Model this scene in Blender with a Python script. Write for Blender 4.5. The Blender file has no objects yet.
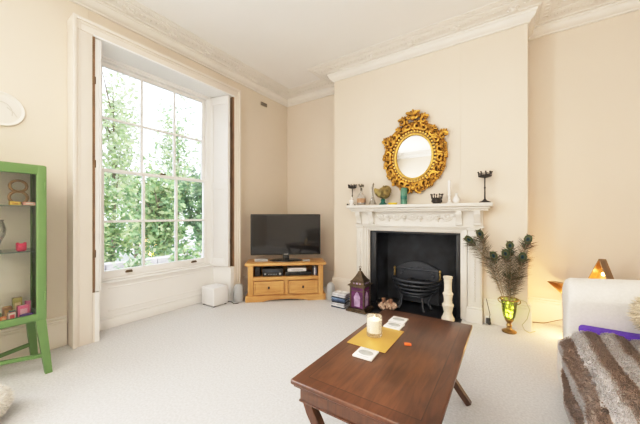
import bpy, bmesh, math, random
from mathutils import Matrix, Vector
random.seed(7)
C = bpy.context.scene.collection
PI = math.pi
def R(d): return math.radians(d)

# ------------------------------------------------------------------ materials
def new_mat(name):
    m = bpy.data.materials.new(name); m.use_nodes = True
    nt = m.node_tree; nt.nodes.clear()
    out = nt.nodes.new('ShaderNodeOutputMaterial')
    b = nt.nodes.new('ShaderNodeBsdfPrincipled')
    nt.links.new(b.outputs[0], out.inputs[0])
    return m, nt, b, out
def mat(name, col, rough=.5, metal=0., var=0., vscale=8., bump=0., bscale=60., coat=0., emit=None, es=0., sheen=0., spec=.5, stretch=None):
    m, nt, b, out = new_mat(name)
    b.inputs['Base Color'].default_value = (*col, 1)
    b.inputs['Roughness'].default_value = rough
    b.inputs['Metallic'].default_value = metal
    b.inputs['Coat Weight'].default_value = coat
    b.inputs['Coat Roughness'].default_value = .12
    b.inputs['Sheen Weight'].default_value = sheen
    b.inputs['Specular IOR Level'].default_value = spec
    if emit:
        b.inputs['Emission Color'].default_value = (*emit, 1); b.inputs['Emission Strength'].default_value = es
    tc = nt.nodes.new('ShaderNodeTexCoord'); src = tc.outputs['Object']
    if stretch:
        mp = nt.nodes.new('ShaderNodeMapping'); mp.inputs['Scale'].default_value = stretch
        nt.links.new(src, mp.inputs[0]); src = mp.outputs[0]
    if var:
        n = nt.nodes.new('ShaderNodeTexNoise'); n.inputs['Scale'].default_value = vscale; n.inputs['Detail'].default_value = 5
        nt.links.new(src, n.inputs[0])
        r = nt.nodes.new('ShaderNodeValToRGB')
        r.color_ramp.elements[0].position = .3; r.color_ramp.elements[1].position = .7
        r.color_ramp.elements[0].color = (*[max(0, c*(1-var)) for c in col], 1)
        r.color_ramp.elements[1].color = (*[min(1, c*(1+var)) for c in col], 1)
        nt.links.new(n.outputs[0], r.inputs[0]); nt.links.new(r.outputs[0], b.inputs['Base Color'])
    if bump:
        n2 = nt.nodes.new('ShaderNodeTexNoise'); n2.inputs['Scale'].default_value = bscale; n2.inputs['Detail'].default_value = 4
        nt.links.new(src, n2.inputs[0])
        bp = nt.nodes.new('ShaderNodeBump'); bp.inputs['Strength'].default_value = bump; bp.inputs['Distance'].default_value = .01
        nt.links.new(n2.outputs[0], bp.inputs['Height']); nt.links.new(bp.outputs[0], b.inputs['Normal'])
    return m
def glass_mat(name, tint=(1,1,1), gloss=.12, rough=.02, frost=0., fres=.8):
    m, nt, b, out = new_mat(name); nt.nodes.remove(b)
    t = nt.nodes.new('ShaderNodeBsdfTransparent'); t.inputs[0].default_value = (*tint, 1)
    g = nt.nodes.new('ShaderNodeBsdfGlossy'); g.inputs['Roughness'].default_value = rough
    f = nt.nodes.new('ShaderNodeFresnel'); f.inputs[0].default_value = 1.45
    a = nt.nodes.new('ShaderNodeMath'); a.operation = 'MULTIPLY_ADD'; a.inputs[1].default_value = fres; a.inputs[2].default_value = gloss
    mx = nt.nodes.new('ShaderNodeMixShader')
    nt.links.new(f.outputs[0], a.inputs[0]); nt.links.new(a.outputs[0], mx.inputs[0])
    base = t.outputs[0]
    if frost:
        d = nt.nodes.new('ShaderNodeBsdfTranslucent'); d.inputs[0].default_value = (.9,.9,.88,1)
        d2 = nt.nodes.new('ShaderNodeBsdfDiffuse'); d2.inputs[0].default_value = (.9,.9,.88,1)
        m1 = nt.nodes.new('ShaderNodeMixShader'); m1.inputs[0].default_value = .5; nt.links.new(d.outputs[0], m1.inputs[1]); nt.links.new(d2.outputs[0], m1.inputs[2])
        m2 = nt.nodes.new('ShaderNodeMixShader'); m2.inputs[0].default_value = frost; nt.links.new(t.outputs[0], m2.inputs[1]); nt.links.new(m1.outputs[0], m2.inputs[2]); base = m2.outputs[0]
    nt.links.new(base, mx.inputs[1]); nt.links.new(g.outputs[0], mx.inputs[2]); nt.links.new(mx.outputs[0], out.inputs[0])
    return m
def attr_mat(name, rough=.7, trans=0., sheen=0.):
    m, nt, b, out = new_mat(name)
    a = nt.nodes.new('ShaderNodeAttribute'); a.attribute_name = 'Col'
    nt.links.new(a.outputs['Color'], b.inputs['Base Color']); b.inputs['Roughness'].default_value = rough
    b.inputs['Sheen Weight'].default_value = sheen; b.inputs['Specular IOR Level'].default_value = .3
    if trans:
        t = nt.nodes.new('ShaderNodeBsdfTranslucent'); nt.links.new(a.outputs['Color'], t.inputs[0])
        mx = nt.nodes.new('ShaderNodeMixShader'); mx.inputs[0].default_value = trans
        nt.links.new(b.outputs[0], mx.inputs[1]); nt.links.new(t.outputs[0], mx.inputs[2]); nt.links.new(mx.outputs[0], out.inputs[0])
    return m
def wood_mat(name, dark, light, axis='X', scale=6., rough=.3, coat=.3, border=None, distort=3.):
    m, nt, b, out = new_mat(name)
    tc = nt.nodes.new('ShaderNodeTexCoord')
    mp = nt.nodes.new('ShaderNodeMapping')
    st = {'X': (.12, 1, 1), 'Y': (1, .12, 1), 'Z': (1, 1, .12)}[axis]
    mp.inputs['Scale'].default_value = st
    nt.links.new(tc.outputs['Object'], mp.inputs[0])
    n = nt.nodes.new('ShaderNodeTexNoise'); n.inputs['Scale'].default_value = scale*6; n.inputs['Detail'].default_value = 6; n.inputs['Distortion'].default_value = distort*.3
    nt.links.new(mp.outputs[0], n.inputs[0])
    n2 = nt.nodes.new('ShaderNodeTexNoise'); n2.inputs['Scale'].default_value = 3.5; n2.inputs['Detail'].default_value = 2
    nt.links.new(tc.outputs['Object'], n2.inputs[0])
    ad = nt.nodes.new('ShaderNodeMath'); ad.operation = 'MULTIPLY_ADD'; ad.inputs[1].default_value = .5
    nt.links.new(n2.outputs[0], ad.inputs[0]); 
    hf = nt.nodes.new('ShaderNodeMath'); hf.operation = 'MULTIPLY'; hf.inputs[1].default_value = .5
    nt.links.new(n.outputs[0], hf.inputs[0]); nt.links.new(hf.outputs[0], ad.inputs[2])
    r = nt.nodes.new('ShaderNodeValToRGB')
    r.color_ramp.elements[0].position = .36; r.color_ramp.elements[1].position = .66
    r.color_ramp.elements[0].color = (*dark, 1); r.color_ramp.elements[1].color = (*light, 1)
    nt.links.new(ad.outputs[0], r.inputs[0]); col = r.outputs[0]
    if border:
        hx, hy, w = border
        sx = nt.nodes.new('ShaderNodeSeparateXYZ'); nt.links.new(tc.outputs['Object'], sx.inputs[0])
        res = []
        for k, hh in ((0, hx), (1, hy)):
            ab = nt.nodes.new('ShaderNodeMath'); ab.operation = 'ABSOLUTE'; nt.links.new(sx.outputs[k], ab.inputs[0])
            sb = nt.nodes.new('ShaderNodeMath'); sb.operation = 'SUBTRACT'; sb.inputs[0].default_value = hh; nt.links.new(ab.outputs[0], sb.inputs[1]); res.append(sb)
        mn = nt.nodes.new('ShaderNodeMath'); mn.operation = 'MINIMUM'; nt.links.new(res[0].outputs[0], mn.inputs[0]); nt.links.new(res[1].outputs[0], mn.inputs[1])
        rr = nt.nodes.new('ShaderNodeValToRGB'); rr.color_ramp.interpolation = 'CONSTANT'
        e = rr.color_ramp.elements; e[0].position = 0; e[0].color = (.82, .74, .7, 1)
        e[1].position = w; e[1].color = (.42, .36, .3, 1)
        e2 = e.new(w+.004); e2.color = (1, 1, 1, 1)
        nt.links.new(mn.outputs[0], rr.inputs[0])
        mm = nt.nodes.new('ShaderNodeMix'); mm.data_type = 'RGBA'; mm.blend_type = 'MULTIPLY'; mm.inputs[0].default_value = 1
        nt.links.new(col, mm.inputs[6]); nt.links.new(rr.outputs[0], mm.inputs[7]); col = mm.outputs[2]
    nt.links.new(col, b.inputs['Base Color'])
    b.inputs['Roughness'].default_value = rough; b.inputs['Coat Weight'].default_value = coat; b.inputs['Coat Roughness'].default_value = .2
    return m

def use_fibre_normals(m):
    # fibres shade with the nap direction of the pile they grow from
    nt = m.node_tree; b = next(n for n in nt.nodes if n.type == 'BSDF_PRINCIPLED'); nd = nt.nodes.new; lk = nt.links.new
    a = nd('ShaderNodeAttribute'); a.attribute_name = 'Nrm'
    v = nd('ShaderNodeVectorMath'); v.operation = 'MULTIPLY_ADD'; v.inputs[1].default_value = (2,2,2); v.inputs[2].default_value = (-1,-1,-1); lk(a.outputs['Vector'], v.inputs[0])
    ln = nd('ShaderNodeVectorMath'); ln.operation = 'LENGTH'; lk(a.outputs['Vector'], ln.inputs[0])
    gt = nd('ShaderNodeMath'); gt.operation = 'GREATER_THAN'; gt.inputs[1].default_value = .02; lk(ln.outputs['Value'], gt.inputs[0])
    g = nd('ShaderNodeNewGeometry'); mx = nd('ShaderNodeMix'); mx.data_type = 'VECTOR'; lk(gt.outputs[0], mx.inputs[0]); lk(g.outputs['Normal'], mx.inputs[4]); lk(v.outputs[0], mx.inputs[5])
    nn = nd('ShaderNodeVectorMath'); nn.operation = 'NORMALIZE'; lk(mx.outputs[1], nn.inputs[0]); lk(nn.outputs[0], b.inputs['Normal'])
M = {}
M['wall'] = mat('cream wall paint', (.755, .675, .578), .7, var=.02, vscale=1.2, bump=.05, bscale=40)
M['ceiling'] = mat('ceiling paint', (.90, .89, .87), .8, var=.01, vscale=2)
M['cornice'] = mat('cornice plaster', (.82, .79, .74), .7, var=.02, vscale=6)
M['trim'] = mat('cream trim paint', (.80, .74, .67), .4, var=.012, vscale=5)
M['white'] = mat('white gloss paint', (.86, .85, .835), .35, var=.01, vscale=4)
M['mantel'] = mat('white mantel paint', (.71, .68, .63), .4, var=.02, vscale=10)
M['carpet'] = mat('cream carpet', (.755, .755, .765), .95, var=.10, vscale=70, bump=.9, bscale=260, sheen=.2, spec=.1)
M['slate'] = mat('black slate', (.011, .012, .015), .38, var=.5, vscale=7, bump=.1, bscale=30)
M['soot'] = mat('sooty firebrick', (.021, .024, .031), .7, var=.9, vscale=4)
M['castiron'] = mat('cast iron', (.046, .051, .062), .34, metal=.4, bump=.15, bscale=90)
M['brass'] = mat('aged brass', (.55, .38, .14), .3, metal=1, var=.2, vscale=20)
M['coal'] = mat('coal', (.01, .01, .011), .6, bump=.5, bscale=40)
M['table'] = wood_mat('mahogany', (.058, .020, .008), (.155, .062, .025), 'Y', 7, rough=.28, coat=.25, border=(.2865, .54, .052))
M['tableleg'] = wood_mat('mahogany leg', (.05, .018, .008), (.13, .052, .022), 'Z', 7, rough=.3, coat=.4)
M['pine'] = wood_mat('waxed pine', (.50, .255, .075), (.70, .42, .165), 'X', 5, rough=.42, coat=.1)
M['pinev'] = wood_mat('waxed pine upright', (.50, .255, .075), (.70, .42, .165), 'Z', 5, rough=.42, coat=.1)
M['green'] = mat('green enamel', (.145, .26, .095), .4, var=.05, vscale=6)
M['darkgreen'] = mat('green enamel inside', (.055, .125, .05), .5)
M['pale'] = mat('pale back panel', (.90, .86, .76), .5, var=.03)
M['glass'] = glass_mat('clear glass', (.985, .985, .98), .02, .03, .10, .4)
M['pane'] = glass_mat('window glass', (1, 1, 1), .0)
M['cabglass'] = glass_mat('cabinet glass', (1,1,.99), .0)
M['jar'] = glass_mat('thick jar glass', (.99,.99,.985), .02, .04, .10, .35)
M['black'] = mat('black plastic', (.012, .012, .013), .35)
M['screen'] = mat('dark tv screen', (.006, .006, .007), .06, spec=.5)
M['bezel'] = mat('gloss black bezel', (.012, .012, .012), .2)
M['grey'] = mat('light grey plastic', (.44, .455, .47), .5)
M['silver'] = mat('silver plastic', (.5, .5, .5), .3, metal=.6)
M['whitep'] = mat('white plastic', (.80, .80, .81), .35)
M['dark'] = mat('dark metal', (.05, .042, .036), .45, metal=.6, var=.3, vscale=30)
M['bronze'] = mat('antique bronze', (.14, .10, .062), .4, metal=.8, var=.3, vscale=20)
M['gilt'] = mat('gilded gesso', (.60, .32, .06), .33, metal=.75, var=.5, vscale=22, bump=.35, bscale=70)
def crevice_shade(m, dist=.035, dark=(.07,.028,.006)):  # ambient occlusion mixes patina and painted crevice shade into the base colour
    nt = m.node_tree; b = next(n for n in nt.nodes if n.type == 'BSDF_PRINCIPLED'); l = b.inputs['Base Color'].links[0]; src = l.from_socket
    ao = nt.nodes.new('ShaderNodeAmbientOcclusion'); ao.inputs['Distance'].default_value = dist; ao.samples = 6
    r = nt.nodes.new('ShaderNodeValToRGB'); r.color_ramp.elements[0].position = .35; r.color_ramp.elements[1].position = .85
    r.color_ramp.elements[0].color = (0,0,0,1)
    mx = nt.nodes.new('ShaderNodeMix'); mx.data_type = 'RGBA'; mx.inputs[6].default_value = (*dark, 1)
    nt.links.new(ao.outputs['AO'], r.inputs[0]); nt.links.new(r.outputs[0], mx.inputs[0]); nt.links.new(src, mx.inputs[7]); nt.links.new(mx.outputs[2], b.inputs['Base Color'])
crevice_shade(M['gilt'])
M['giltlight'] = mat('bright gilt', (.80, .50, .13), .28, metal=.75, var=.2, vscale=40)
M['mirror'] = mat('mirror glass', (.58, .575, .56), .01, metal=1)
M['sofa'] = mat('white woven upholstery', (.755, .725, .68), .9, var=.04, vscale=70, bump=.4, bscale=220, sheen=.2, spec=.15)
M['purple'] = mat('purple fabric', (.115, .04, .40), .75, var=.15, vscale=30, bump=.2, bscale=150)
M['fur'] = attr_mat('faux fur', .8, .3, .2)
M['feather'] = attr_mat('peacock feather', .5, .25)
M['leaf'] = attr_mat('leaves', .5, .45)
M['vert'] = attr_mat('painted colours', .5)
M['bark'] = mat('bark', (.16, .125, .10), .9, var=.3, vscale=10)
M['stone'] = mat('garden stone', (.36, .34, .37), .9, var=.25, vscale=5)
M['paving'] = mat('pale paving', (.45, .45, .46), .9, var=.1, vscale=3)
M['goldmat'] = mat('gold sheet', (.70, .43, .10), .3, metal=.45, var=.12, vscale=5, bump=.1, bscale=20)
M['wax'] = mat('ivory wax', (.88, .78, .62), .5, emit=(1, .74, .45), es=.45)  # emission stands in for candlelight glowing through the wax
M['flame'] = mat('candle flame', (1, .8, .4), .5, emit=(1, .62, .22), es=16)
M['tile'] = mat('white coaster tile', (.83, .81, .78), .35, var=.02)
M['tilegrey'] = mat('silver print', (.40, .41, .40), .5, var=.2, vscale=40)
M['orange'] = mat('orange card', (.88, .17, .03), .5)
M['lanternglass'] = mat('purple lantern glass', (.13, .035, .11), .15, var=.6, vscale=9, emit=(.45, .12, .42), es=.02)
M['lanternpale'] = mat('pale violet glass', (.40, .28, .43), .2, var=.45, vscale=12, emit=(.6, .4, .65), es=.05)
M['stoneware'] = mat('carved cream stone', (.78, .70, .58), .65, var=.12, vscale=18, bump=.3, bscale=60)
M['vase'] = glass_mat('green glass', (.86, .95, .50), .05)
M['fairy'] = mat('fairy light', (1, 1, .5), .5, emit=(1, .95, .30), es=5)
M['gold'] = mat('antique gold', (.34, .22, .08), .4, metal=.9, var=.3, vscale=25)
M['starout'] = mat('bronze star metal', (.30, .19, .09), .42, metal=.7, var=.25, vscale=14)
M['starin'] = mat('brushed gold star', (.46, .29, .11), .35, metal=.7, var=.2, vscale=14)
M['bulb'] = mat('warm bulb', (1, .85, .5), .4, emit=(1, .66, .28), es=12)
M['shell'] = mat('gilded green shell', (.30, .23, .085), .4, metal=.4, var=.7, vscale=16)
M['teal'] = mat('teal glaze', (.025, .16, .125), .35, var=.25, vscale=20)
M['greencandle'] = mat('sage green candle', (.10, .24, .17), .5, var=.3, vscale=16)
M['yellow'] = mat('yellow ceramic', (.85, .62, .05), .4)
M['label'] = mat('kraft label', (.45, .27, .16), .7, var=.25, vscale=40)
M['porcelain'] = mat('white porcelain', (.86, .82, .78), .25)
M['cork'] = mat('cork and dried flower', (.16, .14, .10), .8, var=.3, vscale=50)
M['coral'] = mat('dried petals', (.60, .43, .33), .8, var=.3, vscale=28)
M['copper'] = mat('copper tealight cup', (.45, .26, .17), .4, metal=.5)
M['wire'] = mat('dark cable', (.05, .045, .04), .6)
M['palewire'] = mat('clear cable', (.42, .40, .24), .5)
M['plaster'] = mat('white plaster', (.79, .755, .70), .6, bump=.2, bscale=30)
M['plasterline'] = mat('grey relief line', (.62, .59, .54), .6)
M['pink'] = mat('pink glaze', (.80, .06, .16), .4, var=.2, vscale=40)
M['eight'] = mat('mustard wood', (.30, .19, .08), .6, var=.2, vscale=30)
M['rug'] = attr_mat('fleece', .9, 0, .3)

# ------------------------------------------------------------------ mesh builder
class MB:
    def __init__(s):
        s.bm = bmesh.new(); s.mi = 0
        s.col = s.bm.loops.layers.float_color.new('Col'); s.nl = s.bm.loops.layers.float_color.new('Nrm')
    def _fin(s, verts, mi, col):
        fs = set()
        for v in verts:
            for f in v.link_faces: fs.add(f)
        for f in fs:
            f.material_index = mi
            if col is not None:
                for l in f.loops: l[s.col] = (*col, 1)
    def add(s, other, mat4=None):
        if mat4: bmesh.ops.transform(other, matrix=mat4, verts=other.verts)
        me = bpy.data.meshes.new('tmp'); other.to_mesh(me); other.free()
        s.bm.from_mesh(me); bpy.data.meshes.remove(me)
    def box(s, x0, x1, y0, y1, z0, z1, bev=0., seg=2, rot=None, mi=0, col=None):
        b = bmesh.new(); cl = b.loops.layers.float_color.new('Col')
        bmesh.ops.create_cube(b, size=1)
        MB.n = (getattr(MB, 'n', 0)+1) % 9; e = .00012*MB.n
        sx, sy, sz = x1-x0-2*e, y1-y0-2*e, z1-z0-2*e
        bmesh.ops.scale(b, vec=(sx, sy, sz), verts=b.verts)
        if bev: bmesh.ops.bevel(b, geom=b.edges[:]+b.verts[:], offset=min(bev, .49*min(abs(sx), abs(sy), abs(sz))), segments=seg, profile=.5, affect='EDGES')
        for f in b.faces:
            f.material_index = mi
            if col is not None:
                for l in f.loops: l[cl] = (*col, 1)
        m = Matrix.Translation(((x0+x1)/2, (y0+y1)/2, (z0+z1)/2))
        if rot is not None: m = m @ rot
        s.add(b, m); return s
    def lathe(s, prof, seg=20, at=(0,0,0), m=None, mi=0, col=None, sx=1, sy=1):
        rings = []; vs = []
        T = Matrix.Translation(at) @ (m if m is not None else Matrix())
        for r, z in prof:
            if r < 1e-5: ring = [s.bm.verts.new(T @ Vector((0,0,z)))]
            else: ring = [s.bm.verts.new(T @ Vector((r*sx*math.cos(2*PI*k/seg), r*sy*math.sin(2*PI*k/seg), z))) for k in range(seg)]
            rings.append(ring); vs += ring
        for a, b in zip(rings, rings[1:]):
            for k in range(seg):
                q = [a[k % len(a)], a[(k+1) % len(a)], b[(k+1) % len(b)], b[k % len(b)]]
                q2 = []
                for v in q:
                    if v not in q2: q2.append(v)
                if len(q2) >= 3:
                    try: s.bm.faces.new(q2)
                    except ValueError: pass
        for ring in (rings[0], rings[-1]):
            if len(ring) > 2:
                try: s.bm.faces.new(ring)
                except ValueError: pass
        s._fin(vs, mi, col); return s
    def tube(s, pts, rad, seg=8, mi=0, col=None, closed=False):
        pts = [Vector(p) for p in pts]; n = len(pts)
        if not isinstance(rad, (list, tuple)): rad = [rad]*n
        rings = []; vs = []; up = None
        for i, p in enumerate(pts):
            if closed: d = pts[(i+1) % n]-pts[i-1]
            else: d = pts[min(i+1, n-1)]-pts[max(i-1, 0)]
            if d.length < 1e-9: d = Vector((0,0,1))
            d.normalize()
            if up is None: up = Vector((0,0,1)) if abs(d.z) < .9 else Vector((1,0,0))
            a = d.cross(up)
            if a.length < 1e-4: a = d.cross(Vector((0,1,.3)))
            a.normalize(); b = a.cross(d).normalized(); up = b
            ring = [s.bm.verts.new(p + rad[i]*(math.cos(2*PI*k/seg)*a+math.sin(2*PI*k/seg)*b)) for k in range(seg)]
            rings.append(ring); vs += ring
        pairs = list(zip(rings, rings[1:]))
        if closed: pairs.append((rings[-1], rings[0]))
        for a, b in pairs:
            for k in range(seg):
                s.bm.faces.new((a[k], a[(k+1) % seg], b[(k+1) % seg], b[k]))
        if not closed:
            s.bm.faces.new(rings[0][::-1]); s.bm.faces.new(rings[-1])
        s._fin(vs, mi, col); return s
    def ball(s, c, r, sc=(1,1,1), seg=12, rot=None, mi=0, col=None):
        m = Matrix.Translation(c)
        if rot is not None: m = m @ rot
        m = m @ Matrix.Diagonal((r*sc[0], r*sc[1], r*sc[2], 1))
        nv = max(4, seg//2+1); new = s.bm.verts.new
        rings = [[new(m @ Vector((0,0,-1)))]]
        for j in range(1, nv):
            a = PI*j/nv; rings.append([new(m @ Vector((math.sin(a)*math.cos(2*PI*k/seg), math.sin(a)*math.sin(2*PI*k/seg), -math.cos(a)))) for k in range(seg)])
        rings.append([new(m @ Vector((0,0,1)))])
        fs = []
        for a, b in zip(rings, rings[1:]):
            for k in range(seg):
                k2 = (k+1) % seg
                if len(a) == 1: q = (a[0], b[k2], b[k])
                elif len(b) == 1: q = (a[k], a[k2], b[0])
                else: q = (a[k], a[k2], b[k2], b[k])
                fs.append(s.bm.faces.new(q))
        for f in fs:
            f.material_index = mi
            if col is not None:
                for l in f.loops: l[s.col] = (*col, 1)
        return s
    def prism(s, poly, z0, z1, m=None, mi=0, col=None, bev=0):
        """poly in XY, extruded z0..z1, then transformed by m"""
        b = bmesh.new(); cl = b.loops.layers.float_color.new('Col')
        lo = [b.verts.new((x, y, z0)) for x, y in poly]; hi = [b.verts.new((x, y, z1)) for x, y in poly]
        n = len(poly)
        b.faces.new(lo[::-1]); b.faces.new(hi)
        for k in range(n): b.faces.new((lo[k], lo[(k+1) % n], hi[(k+1) % n], hi[k]))
        bmesh.ops.recalc_face_normals(b, faces=b.faces)
        if bev: bmesh.ops.bevel(b, geom=b.edges[:], offset=bev, segments=2, profile=.5, affect='EDGES')
        for f in b.faces:
            f.material_index = mi
            if col is not None:
                for l in f.loops: l[cl] = (*col, 1)
        s.add(b, m); return s
    def face(s, pts, mi=0, col=None, cols=None, nrm=None):
        if nrm is not None and (Vector(pts[1])-Vector(pts[0])).cross(Vector(pts[2])-Vector(pts[0])).dot(Vector(nrm)) < 0:
            pts = pts[::-1]; cols = cols[::-1] if cols else None
        vs = [s.bm.verts.new(p) for p in pts]; f = s.bm.faces.new(vs); f.material_index = mi
        if nrm is not None:
            for l in f.loops: l[s.nl] = (nrm[0]*.5+.5, nrm[1]*.5+.5, nrm[2]*.5+.5, 1)
        if cols:
            for l, c in zip(f.loops, cols): l[s.col] = (*c, 1)
        elif col is not None:
            for l in f.loops: l[s.col] = (*col, 1)
        return s
    def build(s, name, mats, parent=None, loc=None, rotz=0, smooth=35, subsurf=0, recalc=True):
        if recalc: bmesh.ops.recalc_face_normals(s.bm, faces=s.bm.faces)
        me = bpy.data.meshes.new(name); s.bm.to_mesh(me); s.bm.free()
        if not isinstance(mats, (list, tuple)): mats = [mats]
        for m in mats: me.materials.append(M[m] if isinstance(m, str) else m)
        if smooth:
            me.polygons.foreach_set('use_smooth', [True]*len(me.polygons)); me.set_sharp_from_angle(angle=R(smooth))
        o = bpy.data.objects.new(name, me); C.objects.link(o)
        if parent: o.parent = parent
        if loc: o.location = loc
        o.rotation_euler.z = rotz
        if subsurf:
            md = o.modifiers.new('sub', 'SUBSURF'); md.levels = subsurf; md.render_levels = subsurf
        return o

def thing(name, label, cat, loc=(0,0,0), rotz=0, group=None):
    o = bpy.data.objects.new(name, None); C.objects.link(o); o.empty_display_size = .05
    o.location = loc; o.rotation_euler.z = rotz; o['label'] = label; o['category'] = cat
    if group: o['group'] = group
    return o
def tag(o, label, cat, group=None, kind=None):
    o['label'] = label; o['category'] = cat
    if group: o['group'] = group
    if kind: o['kind'] = kind
    return o
def struct(o): o['kind'] = 'structure'; return o
def rotX(a): return Matrix.Rotation(a, 4, 'X')
def rotY(a): return Matrix.Rotation(a, 4, 'Y')
def rotZ(a): return Matrix.Rotation(a, 4, 'Z')

# ------------------------------------------------------------------ room shell
XL, XR_, YB, YF, H = -3.27, 1.40, -2.6, 3.86, 3.22
BX0, BX1, BY = -2.09, .16, 3.51         # chimney breast
FX0, FX1, FZ = -1.525, -.445, .955       # fire opening
W0, W1, WT = 1.0, 2.57, 2.78             # window recess

struct(MB().box(XL-.4, XR_+.2, YB-.2, YF+.3, -.12, 0).build('floor', 'carpet', smooth=0))
struct(MB().box(XL-.4, XR_+.2, YB-.2, YF+.3, H, H+.12).build('ceiling', 'ceiling', smooth=0))
b = MB()
V0, V1 = -2.25, -.55                     # second, unseen window behind the camera, added for fill light
b.box(XL-.33, XL, V1, W0, 0, H); b.box(XL-.33, XL, YB-.2, V0, 0, H); b.box(XL-.33, XL, V0, V1, 2.78, H); b.box(XL-.33, XL, V0, V1, 0, .46)
b.box(XL-.33, XL, W1, YF+.3, 0, H); b.box(XL-.33, XL, W0, W1, WT, H)
struct(b.build('wall_left', 'wall', smooth=0))
b = MB()
b.box(XL, BX0, YF, YF+.3, 0, H); b.box(BX1, XR_, YF, YF+.3, 0, H)
struct(b.build('wall_back', 'wall', smooth=0))
b = MB()
b.box(BX0, FX0, BY, YF+.3, 0, H); b.box(FX1, BX1, BY, YF+.3, 0, H); b.box(FX0, FX1, BY, YF+.3, FZ, H); b.box(FX0, FX1, YF+.1, YF+.3, 0, FZ)
struct(b.build('wall_chimney_breast', 'wall', smooth=0))
struct(MB().box(XR_, XR_+.2, YB-.2, YF+.3, 0, H).build('wall_right', 'wall', smooth=0))
struct(MB().box(XL, XR_, YB-.2, YB, 0, H).build('wall_front', 'wall', smooth=0))

# cornice: profile (projection, height) swept round the room with mitred corners
loop = [(XL,YB),(XR_,YB),(XR_,YF),(BX1,YF),(BX1,BY),(BX0,BY),(BX0,YF),(XL,YF)]
def offset_loop(p):
    n = len(loop); out = []
    for i in range(n):
        a, c, d = Vector(loop[i-1]), Vector(loop[i]), Vector(loop[(i+1) % n])
        e1 = (c-a).normalized(); e2 = (d-c).normalized()
        n1 = Vector((-e1.y, e1.x)); n2 = Vector((-e2.y, e2.x))
        out.append(c + p*(n1+n2)/(1+n1.dot(n2)))
    return out
def sweep(prof, name, m):
    b = MB(); rings = []
    for p, z in prof: rings.append([b.bm.verts.new((q.x, q.y, z)) for q in offset_loop(p)])
    for r0, r1 in zip(rings, rings[1:]):
        n = len(r0)
        for k in range(n): b.bm.faces.new((r0[k], r0[(k+1) % n], r1[(k+1) % n], r1[k]))
    return struct(b.build(name, m, smooth=25))
cor = sweep([(0,3.07),(.018,3.075),(.022,3.088),(.034,3.092),(.05,3.105),(.062,3.125),(.066,3.145),(.076,3.15),(.076,3.168),(.10,3.170),(.105,3.178),
       (.125,3.182),(.15,3.186),(.185,3.190),(.20,3.197),(.215,3.197),(.215,3.206),(.25,3.208),(.262,3.214),(.28,3.214),(.28,3.222)], 'trim_1', 'cornice')
# enrichment: leaf bosses along the cornice soffit
b = MB()
def along(p0, p1, n, fn):
    for k in range(n):
        t = (k+.5)/n; fn(p0[0]+(p1[0]-p0[0])*t, p0[1]+(p1[1]-p0[1])*t)
def leaf_row(p, z, step, r, sc):
    q = offset_loop(p); n = len(q)
    for i in range(n):
        a, c = q[i], q[(i+1) % n]; L = (c-a).length
        if L < .2: continue
        ang = math.atan2(c.y-a.y, c.x-a.x)
        along(a, c, max(1, int(L/step)), lambda x, y: b.ball((x, y, z), r, sc, 6, rotZ(ang)))
leaf_row(.155, 3.188, .052, .022, (.75, 1.25, .45))
leaf_row(.052, 3.128, .03, .009, (.9, 1, 1))
leaf_row(.238, 3.208, .04, .012, (1.1, .9, .5))
q = offset_loop(.13)
for i in range(len(q)):
    a, c = q[i], q[(i+1) % len(q)]; L = (c-a).length
    if L < 1: continue
    along(a, c, int(L/.42), lambda x, y: (b.ball((x, y, 3.178), .034, (1,1,.6), 10), [b.ball((x+.04*math.cos(k*PI/3), y+.04*math.sin(k*PI/3), 3.18), .02, (1,1,.6), 6) for k in range(6)]))
b.build('leaf_relief', 'cornice', cor)

# baseboards (tall moulded skirting)
def skirt(b, x0, x1, y0, y1, nx, ny):
    """wall run from (x0,y0) to (x1,y1), room side normal (nx,ny)"""
    for d, z0, z1 in ((.022, 0, .205), (.030, .205, .222), (.024, .222, .243), (.014, .243, .265)):
        xa, xb = sorted((x0, x1)); ya, yb = sorted((y0, y1))
        if nx: b.box(min(x0, x0+nx*d), max(x0, x0+nx*d), ya, yb, z0, z1, .003, 1)
        else: b.box(xa, xb, min(y0, y0+ny*d), max(y0, y0+ny*d), z0, z1, .003, 1)
b = MB(); skirt(b, XL, XL, YB, .842, 1, 0); skirt(b, XL, XL, 2.674, YF, 1, 0); struct(b.build('baseboard_left', 'trim', smooth=20))
b = MB(); skirt(b, XL, BX0, YF, YF, 0, -1); skirt(b, BX1, XR_, YF, YF, 0, -1); struct(b.build('baseboard_back', 'trim', smooth=20))
b = MB(); skirt(b, BX0-.03, -1.705, BY, BY, 0, -1); skirt(b, -.222, BX1+.03, BY, BY, 0, -1); skirt(b, BX0, BX0, BY, YF, -1, 0); skirt(b, BX1, BX1, BY, YF, 1, 0)
struct(b.build('baseboard_chimney_breast', 'trim', smooth=20))
b = MB(); skirt(b, XR_, XR_, YB, YF, -1, 0); struct(b.build('baseboard_right', 'trim', smooth=20))

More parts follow.
